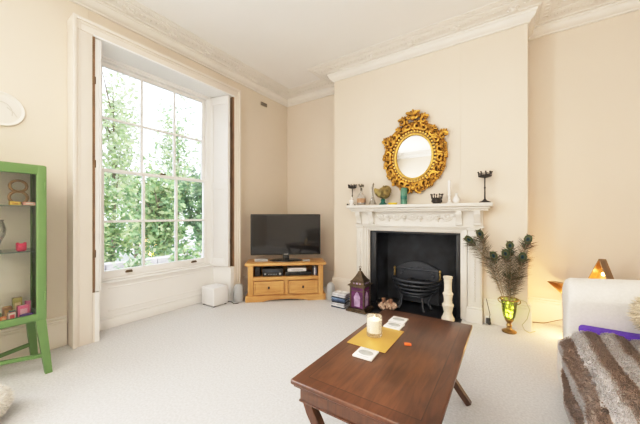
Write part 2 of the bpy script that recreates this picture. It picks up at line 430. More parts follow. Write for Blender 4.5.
# ------------------------------------------------------------------ window
win = struct(bpy.data.objects.new('window_1', None)); C.objects.link(win)
b = MB()   # boxed surround standing proud of the wall
b.box(XL, -3.12, .844, .985, 0, WT, .004); b.box(XL, -3.12, 2.572, 2.672, 0, WT, .004); b.box(XL, -3.12, .844, 2.672, WT, 2.887, .004)
b.box(-3.125, -3.105, .842, .87, 0, 2.89, .004); b.box(-3.125, -3.105, 2.646, 2.675, 0, 2.89, .004); b.box(-3.125, -3.105, .842, 2.675, 2.862, 2.892, .004)
b.box(-3.125, -3.113, .885, .895, 0, 2.84, .003); b.box(-3.125, -3.113, 2.622, 2.63, 0, 2.84, .003); b.box(-3.125, -3.113, .885, 2.63, 2.838, 2.846, .003)
b.build('surround', 'trim', win)
b = MB()   # plain lining between surround and frame, and the masonry cheeks outside the sash
b.box(-3.6, -3.42, W0-.02, 1.09, 0, WT); b.box(-3.6, -3.42, 2.40, W1+.02, 0, WT)
b.build('reveal_lining', 'trim', win)
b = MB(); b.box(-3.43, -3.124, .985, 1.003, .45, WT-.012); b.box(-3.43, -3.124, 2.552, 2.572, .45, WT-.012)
b.build('shutter_box_lining', mat('gap shade brown', (.22,.135,.075), .7, var=.2), win)  # brown lining, its dark colour carries the shade of the shutter box gaps
b = MB(); b.box(-3.43, -3.122, .985, 1.003, 0, .45); b.box(-3.43, -3.122, 2.552, 2.572, 0, .45); b.build('lower_lining', 'trim', win)
MB().box(-3.46, -3.115, .99, 2.567, WT-.012, WT+.004).build('soffit', mat('bounce lit white', (.93,.93,.92), .5), win)  # lighter copy of the white paint, standing in for bounced light
b = MB()   # apron panel under the sill and the splayed dado cheeks
b.box(-3.6, -3.385, W0, W1, 0, .455); b.box(-3.39, -3.372, W0+.02, W1-.02, 0, .10, .004); b.box(-3.39, -3.376, W0+.02, W1-.02, .10, .125, .005)
b.box(-3.392, -3.378, W0+.2, W1-.25, .17, .185, .004); b.box(-3.392, -3.378, W0+.2, W1-.25, .40, .415, .004)
b.build('apron_panel', 'white', win)
b = MB()
b.prism([(-3.12,2.505),(-3.12,2.558),(-3.40,2.558),(-3.40,2.425)], 0, .448); b.prism([(-3.12,1.0),(-3.12,1.035),(-3.40,1.075),(-3.40,1.0)], 0, .448)
b.build('dado_cheek', 'white', win)
b = MB()
b.box(-3.53, -3.36, 1.06, 2.44, .455, .478, .006); b.box(-3.53, -3.41, 1.085, 2.41, .478, .503, .005)
b.build('sill', 'white', win)
b = MB()
b.box(-3.53, -3.42, 1.085, 1.137, .50, 2.77, .004); b.box(-3.53, -3.42, 2.358, 2.41, .50, 2.77, .004); b.box(-3.53, -3.42, 1.085, 2.41, 2.725, 2.772, .004)
b.box(-3.425, -3.41, 1.082, 1.11, .5, 2.772, .004); b.box(-3.425, -3.41, 2.38, 2.415, .5, 2.772, .004); b.box(-3.425, -3.41, 1.082, 2.415, 2.745, 2.772, .004)
b.build('sash_frame', 'white', win)
def sash(name, x, z0, z1, bot, top):
    b = MB(); y0, y1, st = 1.137, 2.358, .042
    b.box(x-.02, x+.02, y0, y0+st, z0, z1, .004); b.box(x-.02, x+.02, y1-st, y1, z0, z1, .004)
    b.box(x-.02, x+.02, y0, y1, z0, z0+bot, .004); b.box(x-.02, x+.02, y0, y1, z1-top, z1, .004)
    for k in (1, 2):
        yc = y0+st+(y1-y0-2*st)*k/3; b.box(x-.016, x+.016, yc-.013, yc+.013, z0+bot, z1-top, .003)
    zc = (z0+bot+z1-top)/2; b.box(x-.016, x+.016, y0+st, y1-st, zc-.013, zc+.013, .003)
    o = b.build(name, 'white', win)
    MB().box(x-.003, x+.003, y0+st-.005, y1-st+.005, z0+bot-.005, z1-top+.005).build('glass_pane', 'pane', o, smooth=0)
    return o
sash('upper_sash', -3.492, 1.60, 2.735, .036, .045)
ls = sash('lower_sash', -3.448, .503, 1.632, .075, .036)
for yy in (1.40, 2.16):
    MB().box(-3.43, -3.405, yy-.035, yy+.035, .535, .552, .005).box(-3.42, -3.405, yy-.03, yy+.03, .548, .562, .005).build('sash_lift', 'bronze', ls)
MB().box(-3.455, -3.42, 1.74, 1.80, 1.632, 1.652, .006).build('sash_catch', 'bronze', ls)
def shutter(y0, y1, out):
    """leaf from the sash frame (x=-3.43) to the front edge, splayed; out = side of the room face"""
    p0, p1 = Vector((-3.425, y0)), Vector((-3.128, y1)); d = (p1-p0); L = d.length
    m = Matrix.Translation((p0.x, p0.y, 0)) @ rotZ(math.atan2(d.y, d.x))
    b = MB(); t = .032; s = out
    ya, yb = (0, t) if s < 0 else (-t, 0)
    b.box(0, L, ya, yb, .455, 2.762, .003)
    f = -.016 if s < 0 else .016   # raised stiles and rails on the room face
    def fr(xa, xb, za, zb): b.box(xa, xb, min(0, f) if s < 0 else 0, 0 if s < 0 else f, za, zb, .003)
    fr(0, .052, .455, 2.762); fr(L-.052, L, .455, 2.762)
    for za, zb in ((.455, .565), (1.50, 1.60), (2.66, 2.762)): fr(.05, L-.05, za, zb)
    bmesh.ops.transform(b.bm, matrix=m, verts=b.bm.verts)
    o = b.build('shutter', 'white', win)
    h = MB()
    for z in (.80, 1.62, 2.38): h.box(L-.012, L+.003, (.024 if s < 0 else -.038), (.038 if s < 0 else -.024), z-.035, z+.035, .003)
    bmesh.ops.transform(h.bm, matrix=m, verts=h.bm.verts); h.build('hinge', 'bronze', o)
shutter(2.412, 2.482, -1)
shutter(1.085, 1.037, 1)
# ledge closing the shutter box above the dado
MB().box(-3.40, -3.12, 2.484, 2.558, .448, .456).build('shutter_box_ledge', 'trim', win)
# second window behind the camera, unseen, added to let in fill light
w2 = struct(bpy.data.objects.new('fill_window_2', None)); C.objects.link(w2)
b = MB(); b.box(-3.53, -3.42, V0, V0+.06, .46, 2.78); b.box(-3.53, -3.42, V1-.06, V1, .46, 2.78); b.box(-3.53, -3.42, V0, V1, 2.72, 2.78); b.box(-3.53, -3.42, V0, V1, .46, .53); b.box(-3.50, -3.45, V0, V1, 1.6, 1.64)
for k in (1, 2): b.box(-3.49, -3.46, V0+(V1-V0)*k/3-.01, V0+(V1-V0)*k/3+.01, .5, 2.75)
b.build('sash_frame', 'white', w2)
MB().box(-3.478, -3.472, V0+.05, V1-.05, .5, 2.75).build('glass_pane', 'pane', w2, smooth=0)

# ------------------------------------------------------------------ garden outside
def clampc(c): return tuple(max(0, min(1, v)) for v in c)
def leaves(b, n, fn, size, cols, flat=.0):
    for _ in range(n):
        p = Vector(fn()); s = size*random.uniform(.6, 1.35)
        d = Vector((random.gauss(0,1), random.gauss(0,1), random.gauss(0,.7))).normalized()
        u = d.cross(Vector((random.gauss(0,1), random.gauss(0,1), random.gauss(0,1)))).normalized()
        base = random.choice(cols); k = random.uniform(.7, 1.35); c = clampc(tuple((v*.72+w_*.28)*k for v, w_ in zip(base, (.50,.58,.52))))  # each leaf colour is mixed with pale grey green as painted haze
        b.face([p, p+d*s*.5+u*s*.26, p+d*s, p+d*s*.5-u*s*.26], col=c)
def bush(name, label, cat, x, y, z0, rx, ry, h, n, size, cols, trunk=.05, group=None):
    o = thing(name, label, cat, (x, y, z0), 0, group)
    b = MB()
    blobs = [(random.gauss(0,.45)*rx, random.gauss(0,.45)*ry, h*random.uniform(.25,.9), random.uniform(.25,.5)) for _ in range(26)]
    def f():
        bx, by, bz, br = random.choice(blobs)
        v = Vector((random.gauss(0,1), random.gauss(0,1), random.gauss(0,1))).normalized()*random.uniform(.6,1)
        return (bx+v.x*br*rx*.9, by+v.y*br*ry*.9, max(.03, bz+v.z*br*h*.5))
    leaves(b, n, f, size, cols); b.build('foliage', 'leaf', o, smooth=0, recalc=False)
    t = MB(); t.tube([(0,0,0),(.04,.02,h*.3),(-.02,.05,h*.6),(.03,0,h*.85)], [trunk, trunk*.8, trunk*.55, trunk*.25])
    for k in range(6):
        a = k*1.1; z = h*(.25+.09*k); t.tube([(0,.02,z),(.4*rx*math.cos(a), .4*ry*math.sin(a), z+h*.12),(.7*rx*math.cos(a), .7*ry*math.sin(a), z+h*.2)], [trunk*.4, trunk*.3, trunk*.1], 6)
    t.build('trunk', 'bark', o); return o
G0 = -.55
struct(MB().box(-40, -3.6, -14, 26, G0-.1, G0).build('ground', 'paving', smooth=0))
DK = [(.05,.14,.045),(.035,.10,.04),(.09,.21,.06)]; MD = [(.14,.28,.08),(.20,.36,.10),(.10,.21,.07)]; LT = [(.42,.54,.20),(.54,.60,.30),(.32,.46,.16)]; PALE = [(.52,.58,.38),(.42,.50,.30),(.60,.62,.46)]
bush('laurel_shrub', 'dense dark green laurel shrub at right of the window view', 'shrub', -7.5, 5.25, G0, .55, .50, 2.9, 4200, .17, DK+MD)
bush('hedge_shrub', 'mid green hedge shrub filling the centre of the window view', 'shrub', -7.5, 3.75, G0, .55, .48, 2.6, 3600, .15, MD+LT)
bush('garden_shrub', 'pale yellow green bush at left of the window view', 'shrub', -7.3, 2.30, G0, .55, .48, 2.6, 3400, .13, LT+MD)
bush('low_plant', 'low yellow green plant in front of the garden wall', 'plant', -4.9, 2.95, G0, .24, .30, 1.25, 1100, .10, LT+MD, .02)
bush('flower_bush', 'low bush with pale blossoms close below the window sill', 'plant', -4.8, 2.02, G0, .22, .25, 1.1, 800, .09, PALE+MD, .02)
bush('birch_tree', 'tall airy tree with pale leaves against the white sky', 'tree', -9.6, 3.5, G0, .62, .75, 6.4, 2600, .15, PALE+LT, .07)
bush('slender_tree', 'slim tree with sparse leaves further right against the sky', 'tree', -9.9, 5.6, G0, .7, .7, 6.0, 2000, .15, PALE+LT+MD, .06)
bush('leafy_tree', 'dark leafy tree in the distance behind the laurel', 'tree', -12.5, 8.4, G0, 1.0, 1.0, 4.4, 2200, .22, DK+MD, .1)
bush('hazel_tree', 'bushy mid green tree in the distance behind the hedge shrub', 'tree', -12.5, 5.4, G0, 1.0, .9, 3.9, 2200, .22, MD+LT, .1)
b = MB()
for i in range(14):
    for j in range(4):
        y = .5+i*.42+(.2 if j % 2 else 0); b.box(-5.85, -5.62, y, y+.41, G0+j*.22, G0+j*.22+.215, .012)
struct(b.build('garden_wall', 'stone', smooth=30))

# ------------------------------------------------------------------ fireplace
fp = thing('fireplace', 'white carved mantelpiece around a black hearth opening on the chimney breast', 'fireplace', (-.96, BY, 0))
def W(x): return x+.96
b = MB()
b.box(W(-1.79), W(-.13), -.20, 0, 1.243, 1.282, .006, 3); b.box(W(-1.765), W(-.155), -.18, 0, 1.218, 1.243, .008, 3)
b.box(W(-1.745), W(-.175), -.155, 0, 1.198, 1.220, .006, 2)
b.build('mantel_shelf', 'mantel', fp)
b = MB(); b.box(W(-1.70), W(-.225), -.075, 0, 1.02, 1.20); b.box(W(-1.71), W(-.215), -.092, 0, 1.012, 1.035, .005)
b.box(W(-1.44), W(-.485), -.084, 0, 1.165, 1.178, .003)
fr = b.build('frieze', 'mantel', fp)
b = MB()  # carved swags and urns on the frieze
n = 5
for k in range(n):
    xc = W(-1.345+k*.192)
    for j in range(9):
        t = j/8; x = xc-.075+.15*t; z = 1.145-.055*math.sin(PI*t); b.ball((x, -.08, z), .0115, (1,.8,1.1), 7)
    b.lathe([(0,-.03),(.016,-.026),(.008,-.012),(.022,.004),(.027,.022),(.014,.034),(0,.044)], 10, (xc+.096 if k < n-1 else xc-5, -.078, 1.10)) if k < n-1 else None
    for j in range(8):
        a = j*PI/4; b.ball((xc+.022*math.cos(a), -.078, 1.135+.022*math.sin(a)), .011, (1,.6,1), 6)
b.build('swag_carving', 'mantel', fr)
for x in (-1.655, -1.475, -.45, -.275):
    b = MB(); w = .03
    prof = [(0,1.035),(-.088,1.035),(-.094,1.05),(-.10,1.075),(-.108,1.10),(-.125,1.13),(-.145,1.155),(-.15,1.18),(-.15,1.20),(0,1.20)]
    b.prism([(y, z) for y, z in prof], -w, w, Matrix(((0,0,1,W(x)),(1,0,0,0),(0,1,0,0),(0,0,0,1))))
    b.tube([(W(x)-w-.002, -.128, 1.168), (W(x)+w+.002, -.128, 1.168)], .022, 12); b.tube([(W(x)-w-.002, -.094, 1.052), (W(x)+w+.002, -.094, 1.052)], .014, 10)
    b.build('corbel', 'mantel', fp)
for x0, x1 in ((-1.70, -1.595), (-.37, -.235)):
    b = MB(); b.box(W(x0), W(x1), -.075, 0, .16, 1.015, .003); b.box(W(x0)-.008, W(x1)+.008, -.095, 0, 0, .15, .004); b.box(W(x0)-.004, W(x1)+.004, -.088, 0, .15, .172, .005)
    b.box(W(x0)-.004, W(x1)+.004, -.088, 0, .985, 1.015, .005)
    xa, xb = W(x0)+.022, W(x1)-.022
    b.box(xa-.006, xa, -.081, -.07, .21, .955, .002); b.box(xb, xb+.006, -.081, -.07, .21, .955, .002)
    p = b.build('pilaster', 'mantel', fp)
    c = MB(); xm = (xa+xb)/2
    for k in range(26): c.ball((xm, -.077, .225+k*.028), .0125, (.9,.7,1.05), 8)
    c.build('husk_carving', 'mantel', p)
b = MB()
for d, y in ((.0, .065), (.028, .052), (.05, .036)):
    x0, x1, zt = W(FX0)-.07+d, W(FX1)+.07-d, 1.02-d
    iw = .03 if d < .04 else .02
    b.box(x0, x0+iw, -y, 0, 0, zt, .003); b.box(x1-iw, x1, -y, 0, 0, zt, .003); b.box(x0, x1, -y, 0, zt-iw, zt, .003)
b.build('inner_architrave', 'mantel', fp)
b = MB()  # splayed firebox
yb = .345; xa, xb, xc, xd = W(FX0), W(FX1), W(-1.42), W(-.55)
poly = [(xa,-.01),(xb,-.01),(xd,yb),(xc,yb)]
for (p, q_) in ((0,3),(3,2),(2,1)):
    b.face([(*poly[p],0),(*poly[q_],0),(*poly[q_],FZ),(*poly[p],FZ)])
b.face([(*p, FZ) for p in poly])
b.build('firebox', 'soot', fp, smooth=0)
b = MB()  # slate slips, left and right and top
b.box(xa, xa+.085, -.02, .02, 0, FZ, .003); b.box(xb-.045, xb, -.02, .02, 0, FZ, .003); b.box(xa, xb, -.02, .02, FZ-.03, FZ, .003)
b.build('slate_slip', 'slate', fp)
b = MB(); b.box(W(-1.545), W(-.425), -.43, yb, .0005, .004, .001); b.build('hearth_slab', 'slate', fp)

# fire grate
gr = thing('fire_grate', 'black cast iron fire basket with brass finials inside the fireplace', 'grate', (-.985, 3.56, .0042))
b = MB()
arch = [(-.26,.02),(.26,.02),(.26,.46)]+[(.26-.52*k/10, .46+.085*math.sin(PI*k/10)) for k in range(1,10)]+[(-.26,.46)]
b.prism(arch, -.012, .012, Matrix(((1,0,0,0),(0,0,1,.20),(0,1,0,0),(0,0,0,1))))
for k in range(9):
    a = PI*k/8; b.ball((-.20*math.cos(a), .185, .37+.10*math.sin(a)), .018, (1,.5,1), 8)
b.box(-.27, .27, .172, .20, .43, .455, .004)
b.build('fireback', 'castiron', gr)
def bow(z, w, d, n=14): return [(-w*math.cos(PI*k/n), .17-d*math.sin(PI*k/n)**.8, z) for k in range(n+1)]
for z, w, d in ((.335,.29,.255),(.285,.28,.255),(.235,.255,.245),(.185,.215,.225),(.145,.165,.19)):
    MB().tube(bow(z, w, d), .0125 if z < .33 else .018, 8).build('front_bar', 'castiron', gr)
for s in (-1, 1):
    b = MB()
    b.tube([(s*.288,.16,.36),(s*.285,.15,.30),(s*.255,.13,.22),(s*.185,.10,.14),(s*.165,.08,.07),(s*.205,.05,0)], [.016,.017,.018,.018,.017,.02], 8); b.build('side_bar', 'castiron', gr)
    b = MB(); b.tube([(s*.12,-.05,.15),(s*.13,-.07,.06),(s*.15,-.10,0)], .014, 8); b.build('leg', 'castiron', gr)
for s in (-1, 1):
    MB().lathe([(0,0),(.017,.0),(.017,.012),(.010,.02),(.013,.05),(.009,.075),(.015,.085),(.017,.10),(.010,.115),(0,.122)], 12, (s*.285,.155,.35)).build('finial', 'brass', gr)
b = MB()
for k in range(44):
    a = random.uniform(0, PI); r = random.uniform(0, .9)
    b.ball((-.2*r*math.cos(a), .15-.17*r*math.sin(a), random.uniform(.2,.31)), random.uniform(.03,.05), (1,.85,.75), 6, rotZ(random.random()*3) @ rotX(random.random()*3))
c = b.build('coals', 'coal', gr, smooth=0); c['kind'] = 'stuff'

# ------------------------------------------------------------------ gilt mirror
mr = thing('wall_mirror', 'oval mirror in an ornate gilded leaf frame above the mantelpiece', 'mirror', (-.957, BY, 1.862))
mx, mz = .213, .262
b = MB(); b.face([(mx*math.cos(2*PI*k/64), -.03, mz*math.sin(2*PI*k/64)) for k in range(64)]); b.build('mirror_glass', 'mirror', mr, smooth=0)
def ell(a, ax, az): return (ax*math.cos(a), az*math.sin(a))
b = MB()
b.tube([(*ell(2*PI*k/48, mx+.012, mz+.012),) for k in range(48)] and [(ell(2*PI*k/48, mx+.01, mz+.01)[0], -.04, ell(2*PI*k/48, mx+.01, mz+.01)[1]) for k in range(48)], .016, 8, closed=True)
for k in range(46):
    x, z = ell(2*PI*k/46, mx+.04, mz+.04); b.ball((x, -.05, z), .0165, (1,.8,1), 8)
b.build('beading', 'giltlight', mr)
b = MB(); rnd = random.Random(11)
# backing ring
ring = []
for k in range(64):
    a = 2*PI*k/64
    ring.append((a, 1+.03*math.sin(a*9)))
for rr, y, rad in ((.07,-.02,.03),(.105,-.025,.04),(.135,-.02,.035)):
    b.tube([(ell(a, mx+rr*w, mz+rr*w)[0], y, ell(a, mx+rr*w, mz+rr*w)[1]) for a, w in ring], rad*.8, 8, closed=True)
def leafy(x, z, ang, L, Wd, y):
    """curled acanthus leaf: ribbed ellipsoid lobes fanned round a stem"""
    d = Vector((math.cos(ang), 0, math.sin(ang))); s = Vector((-d.z, 0, d.x))
    for j in range(5):
        t = (j-2)/2
        p = Vector((x, y, z)) + d*L*(.55-.25*abs(t)) + s*Wd*.42*t
        b.ball(p, 1, (L*.42*(1-.25*abs(t)), .020, Wd*.16), 8, rotY(-(ang+t*.7)))
    b.ball((x, y-.012, z), .017, (1,.9,1), 8)
def curl(x, z, ang, r, y, hand):
    pts = []; rad = []
    for j in range(15):
        t = j/14; a = ang+hand*t*4.6; rr = r*(1-.72*t)
        pts.append((x+rr*math.cos(a), y-.022*t, z+rr*math.sin(a))); rad.append(.0145*(1.15-.5*abs(t-.35)))
    b.tube(pts, rad, 7); b.ball(pts[-1], .017, (1,1,1), 8)
N = 20
for k in range(N):
    a = 2*PI*(k+.5)/N; x, z = ell(a, mx+.10, mz+.105)
    nrm = math.atan2(z/(mz**2), x/(mx**2))
    hand = 1 if k % 2 else -1
    curl(x, z, nrm+hand*1.2, .05, -.06, hand)
    x2, z2 = ell(a+.09, mx+.115, mz+.12); leafy(x2, z2, nrm+hand*.75, .075, .085, -.045)
    x3, z3 = ell(a+PI/N, mx+.07, mz+.075); b.ball((x3, -.062, z3), .024, (1,.8,1), 8)
for k in range(70):
    a = rnd.random()*2*PI; r = rnd.uniform(.06,.165); x, z = ell(a, mx+r, mz+r)
    b.ball((x, -.05-rnd.random()*.02, z), rnd.uniform(.012,.022), (1.3,.8,.8), 7, rotY(rnd.random()*6))
# crest at the top and small side volutes
for s in (-1, 1):
    curl(s*.05, mz+.215, PI/2-s*.6, .058, -.06, s); curl(s*.135, mz+.15, PI/2-s*.9, .06, -.06, s); leafy(s*.10, mz+.17, PI/2-s*.5, .09, .09, -.045); leafy(s*.03, mz+.20, PI/2-s*.25, .085, .08, -.05)
    curl(s*(mx+.125), .19, .5 if s > 0 else PI-.5, .055, -.055, s); leafy(s*(mx+.11), .215, PI/2-s*.75, .085, .085, -.045)
    curl(s*.07, -(mz+.13), -PI/2+s*.5, .05, -.06, -s); leafy(s*.045, -(mz+.10), -PI/2+s*.4, .075, .08, -.045)
leafy(0, mz+.225, PI/2, .085, .10, -.06); b.ball((0,-.075,mz+.20), .035, (1,.8,1), 10); b.ball((0,-.07,-(mz+.12)), .032, (1,.8,1), 10)
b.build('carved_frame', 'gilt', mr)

# ------------------------------------------------------------------ mantel ornaments
SZ = 1.282
def crown_holder(name, label, loc, h, r, grp=None):
    o = thing(name, label, 'candle holder', loc, 0, grp)
    b = MB(); b.lathe([(0,0),(r*.95,0),(r*.9,.010),(r*.4,.022),(.008,.04),(.006,h*.45),(.011,h*.48),(.006,h*.51),(.006,h*.78),(.012,h*.80),(0,h*.81)], 18); b.build('stem', 'dark', o)
    c = MB()
    c.lathe([(0,h*.80),(r*.6,h*.805),(r,h*.83),(r*1.02,h*.87),(r*.96,h*.87),(r*.93,h*.835),(0,h*.815)], 20)
    for z in (.86, .925): c.tube([(r*math.cos(2*PI*k/20), r*math.sin(2*PI*k/20), h*z) for k in range(20)], .0045, 6, closed=True)
    for k in range(9):
        a = 2*PI*k/9; c.tube([(r*math.cos(a), r*math.sin(a), h*.85),(r*1.04*math.cos(a), r*1.04*math.sin(a), h*.965)], .0035, 6); c.ball((r*1.05*math.cos(a), r*1.05*math.sin(a), h*.975), .0085, seg=8)
    c.build('crown_cup', 'dark', o); return o
crown_holder('candle_holder', 'tall dark metal crown candle holder at right end of mantelpiece', (-.205,3.40,SZ), .325, .06)
crown_holder('candle_holder', 'dark metal crown candle holder at left end of mantelpiece, beside the labelled bottle', (-1.755,3.42,SZ), .285, .053)
# small porcelain figure in front of it
b = MB(); b.lathe([(0,0),(.03,0),(.033,.012),(.02,.02),(.026,.05),(.014,.075),(0,.08)], 14); b.ball((.004,0,.092), .017, seg=10)
for s in (-1,1): b.ball((s*.022,-.012,.055), .011, (1,1,1.8), 8)
tag(b.build('figurine', 'porcelain', loc=(-1.725,3.345,SZ)), 'tiny white porcelain figurine at the left end of the mantelpiece', 'figurine')
b = MB()
for s in (-1,1): b.ball((s*.018,0,.012), .012, (1,1,1), 8)
b.box(-.02,.02,-.006,.006,.004,.014,.003)
tag(b.build('trinket', 'black', loc=(-1.795+.03,3.335,SZ)), 'small black trinket in front of the left candle holder', 'trinket')
# bottle with label
o = thing('glass_bottle', 'clear glass bottle with brown label and dried flower stopper on mantelpiece', 'bottle', (-1.612,3.40,SZ))
MB().lathe([(0,0),(.052,0),(.056,.01),(.056,.10),(.045,.135),(.02,.165),(.017,.20),(.022,.205),(.018,.21),(.014,.205),(.014,.165),(.04,.132),(.052,.1),(.052,.012),(0,.01)], 24).build('bottle_body', 'glass', o)
MB().lathe([(.0572,.035),(.0575,.036),(.0575,.088),(.0572,.089)], 24).build('label_band', 'label', o)
b = MB(); b.lathe([(0,.19),(.012,.19),(.014,.225),(0,.23)], 12)
for k in range(12): b.ball((random.gauss(0,.016), random.gauss(0,.016), .245+random.random()*.03), .012, seg=6)
b.build('stopper', 'cork', o)
# bud vase
o = thing('bud_vase', 'slender clear glass bud vase with one twig beside the labelled bottle', 'vase', (-1.455,3.40,SZ))
MB().lathe([(0,0),(.05,0),(.052,.008),(.035,.05),(.016,.12),(.012,.20),(.017,.235),(.014,.235),(.009,.20),(.012,.12),(.03,.05),(.045,.012),(0,.01)], 20).build('vase_body', 'glass', o)
b = MB(); b.tube([(0,0,.02),(.004,0,.12),(-.003,.002,.22),(.012,0,.27)], .0035, 6)
for k in range(5): b.ball((.006+random.gauss(0,.01), random.gauss(0,.008), .235+k*.01), .008, (1,.5,1.4), 6)
b.build('twig', 'cork', o)
# nautilus
o = thing('nautilus_shell', 'gilded green nautilus shell ornament on a teal foot on mantelpiece', 'ornament', (-1.315,3.40,SZ))
b = MB()
b.ball((.012,0,.140), .066, (1.02,.66,.98), 18); b.ball((.038,0,.165), .052, (1,.66,1), 16)
b.tube([(.0,0,.135),(-.035,0,.140),(-.062,0,.155),(-.082,0,.176),(-.092,0,.190)], [.055,.048,.036,.022,.010], 14)
for k in range(11):
    a = -1.9+k*.36; x, z = .02+.078*math.cos(a), .148+.074*math.sin(a)
    b.tube([(.02,-.045,.150),(.02+.045*math.cos(a),-.040,.150+.043*math.sin(a)),(x-.006*math.cos(a),-.012,z-.006*math.sin(a))], [.003,.0045,.005], 6)
b.tube([(.02+.024*(1-k/16)*math.cos(k*.6), -.045, .150+.024*(1-k/16)*math.sin(k*.6)) for k in range(16)], .005, 6)
bmesh.ops.transform(b.bm, matrix=Matrix.Translation((0,0,.075)) @ Matrix.Scale(1.2, 4) @ Matrix.Translation((0,0,-.078)), verts=b.bm.verts)
b.build('shell', 'shell', o)
MB().lathe([(0,0),(.048,0),(.05,.012),(.03,.028),(.022,.045),(.03,.062),(.02,.075),(0,.078)], 18).build('foot', 'teal', o)
b = MB(); b.lathe([(0,0),(.045,0),(.055,.012),(.058,.022),(.05,.016),(0,.010)], 20, sx=1.0, sy=.7)
tag(b.build('trinket_dish', 'yellow', loc=(-1.178,3.37,SZ)), 'small flat yellow dish on mantelpiece beside the nautilus shell', 'dish')
o = thing('pillar_candle', 'tall sage green pillar candle standing on mantelpiece below the mirror', 'candle', (-1.047,3.39,SZ))
b = MB(); b.lathe([(0,0),(.037,0),(.038,.004),(.038,.19),(.034,.198),(.015,.194),(0,.193)], 22); b.build('wax_body', 'greencandle', o)
b = MB(); b.lathe([(.0385,.06),(.039,.062),(.039,.10),(.0385,.102)], 22); b.build('band', 'teal', o)
MB().tube([(0,0,.19),(.002,0,.212)], .002, 6).build('wick', 'black', o)
# crown tealight
o = thing('tealight_holder', 'small dark crown shaped tealight holder right of centre on mantelpiece', 'candle holder', (-.675,3.39,SZ))
b = MB(); b.lathe([(0,0),(.042,0),(.05,.03),(.054,.065),(.050,.065),(.045,.03),(.035,.008),(0,.006)], 20)
for k in range(7):
    a = 2*PI*k/7; b.tube([(.052*math.cos(a),.052*math.sin(a),.055),(.060*math.cos(a),.060*math.sin(a),.095)], [.008,.004], 6); b.ball((.062*math.cos(a),.062*math.sin(a),.103), .010, seg=8); b.ball((.05*math.cos(a+.4),.05*math.sin(a+.4),.03), .010, (1,1,1.6), 6)
b.build('crown_cup', 'dark', o)
MB().lathe([(0,.01),(.03,.01),(.03,.05),(0,.048)], 14).build('tealight', 'porcelain', o)
o = thing('white_candlestick', 'white candle in a turned white stick on mantelpiece right of the mirror', 'candlestick', (-.545,3.40,SZ))
MB().lathe([(0,0),(.036,0),(.036,.008),(.014,.02),(.011,.04),(.018,.05),(.011,.06),(.012,.08),(.02,.09),(.02,.10),(0,.10)], 18).build('stick', 'porcelain', o)
MB().lathe([(0,.095),(.016,.095),(.0155,.25),(.010,.257),(0,.256)], 14).build('candle', 'porcelain', o)
b = MB(); b.lathe([(0,0),(.022,0),(.034,.02),(.036,.04),(.024,.07),(.012,.082),(.014,.10),(.020,.108),(.016,.108),(.009,.098),(.008,.082),(.02,.066),(.030,.04),(.028,.02),(0,.008)], 18)
tag(b.build('small_vase', 'porcelain', loc=(-.47,3.375,SZ)), 'small white porcelain vase next to the white candlestick', 'vase')

# ------------------------------------------------------------------ hearth side objects
ln = thing('lantern', 'brown metal lantern with purple glass panels standing left of the hearth', 'lantern', (-1.50,3.13,.0042))
b = MB(); b.box(-.13,.13,-.13,.13,0,.022,.004); b.box(-.115,.115,-.115,.115,.022,.04,.004); b.build('base_plate', 'bronze', ln)
b = MB()
for sx in (-1,1):
    for sy in (-1,1): b.box(sx*.085-.009, sx*.085+.009, sy*.085-.009, sy*.085+.009, .04, .30, .002)
b.box(-.096,.096,-.096,.096,.285,.302,.003)
for sx in (-1,1):
    b.box(sx*.087-.004, sx*.087+.004, -.08,.08, .24,.246); b.box(-.08,.08, sx*.087-.004, sx*.087+.004, .24,.246)
b.build('post_frame', 'bronze', ln)
for k in range(4):
    m = rotZ(k*PI/2)
    b = MB(); b.box(-.078,.078,-.084,-.080,.042,.286); bmesh.ops.transform(b.bm, matrix=m, verts=b.bm.verts); g = b.build('glass_panel', 'lanternglass', ln, smooth=0)
    b = MB(); b.prism([(-.035,.06),(.035,.06),(.04,.17),(.02,.215),(0,.235),(-.02,.215),(-.04,.17)], 0, .004, Matrix(((1,0,0,0),(0,0,-1,-.0835),(0,1,0,0),(0,0,0,1)))); bmesh.ops.transform(b.bm, matrix=m, verts=b.bm.verts); b.build('arch_inlay', 'lanternpale', g, smooth=0)
b = MB(); m4 = rotZ(PI/4); s2 = math.sqrt(2)
b.lathe([(0,.30),(.104*s2,.30),(.116*s2,.306),(.106*s2,.318),(.09*s2,.325),(.085*s2,.345),(.092*s2,.352),(.068*s2,.375),(.045*s2,.41),(.026*s2,.445),(.016*s2,.468),(0,.47)], 4, m=m4)
b.build('roof', 'bronze', ln, smooth=20)
b = MB(); b.lathe([(0,.465),(.014,.465),(.008,.478),(.014,.49),(.008,.50),(0,.505)], 12); b.tube([(.014*math.cos(2*PI*k/14),0,.515+.014*math.sin(2*PI*k/14)) for k in range(14)], .003, 6, closed=True); b.build('finial_ring', 'bronze', ln)
for k in range(4):
    b = MB(); b.ball((0,-.089,.334), .012, (1.2,.5,1), 8); 
    for s in (-1,1): b.ball((s*.04,-.088,.334), .009, (1.2,.5,1), 8)
    bmesh.ops.transform(b.bm, matrix=rotZ(k*PI/2), verts=b.bm.verts); b.build('roof_stud', 'lanternpale', ln)

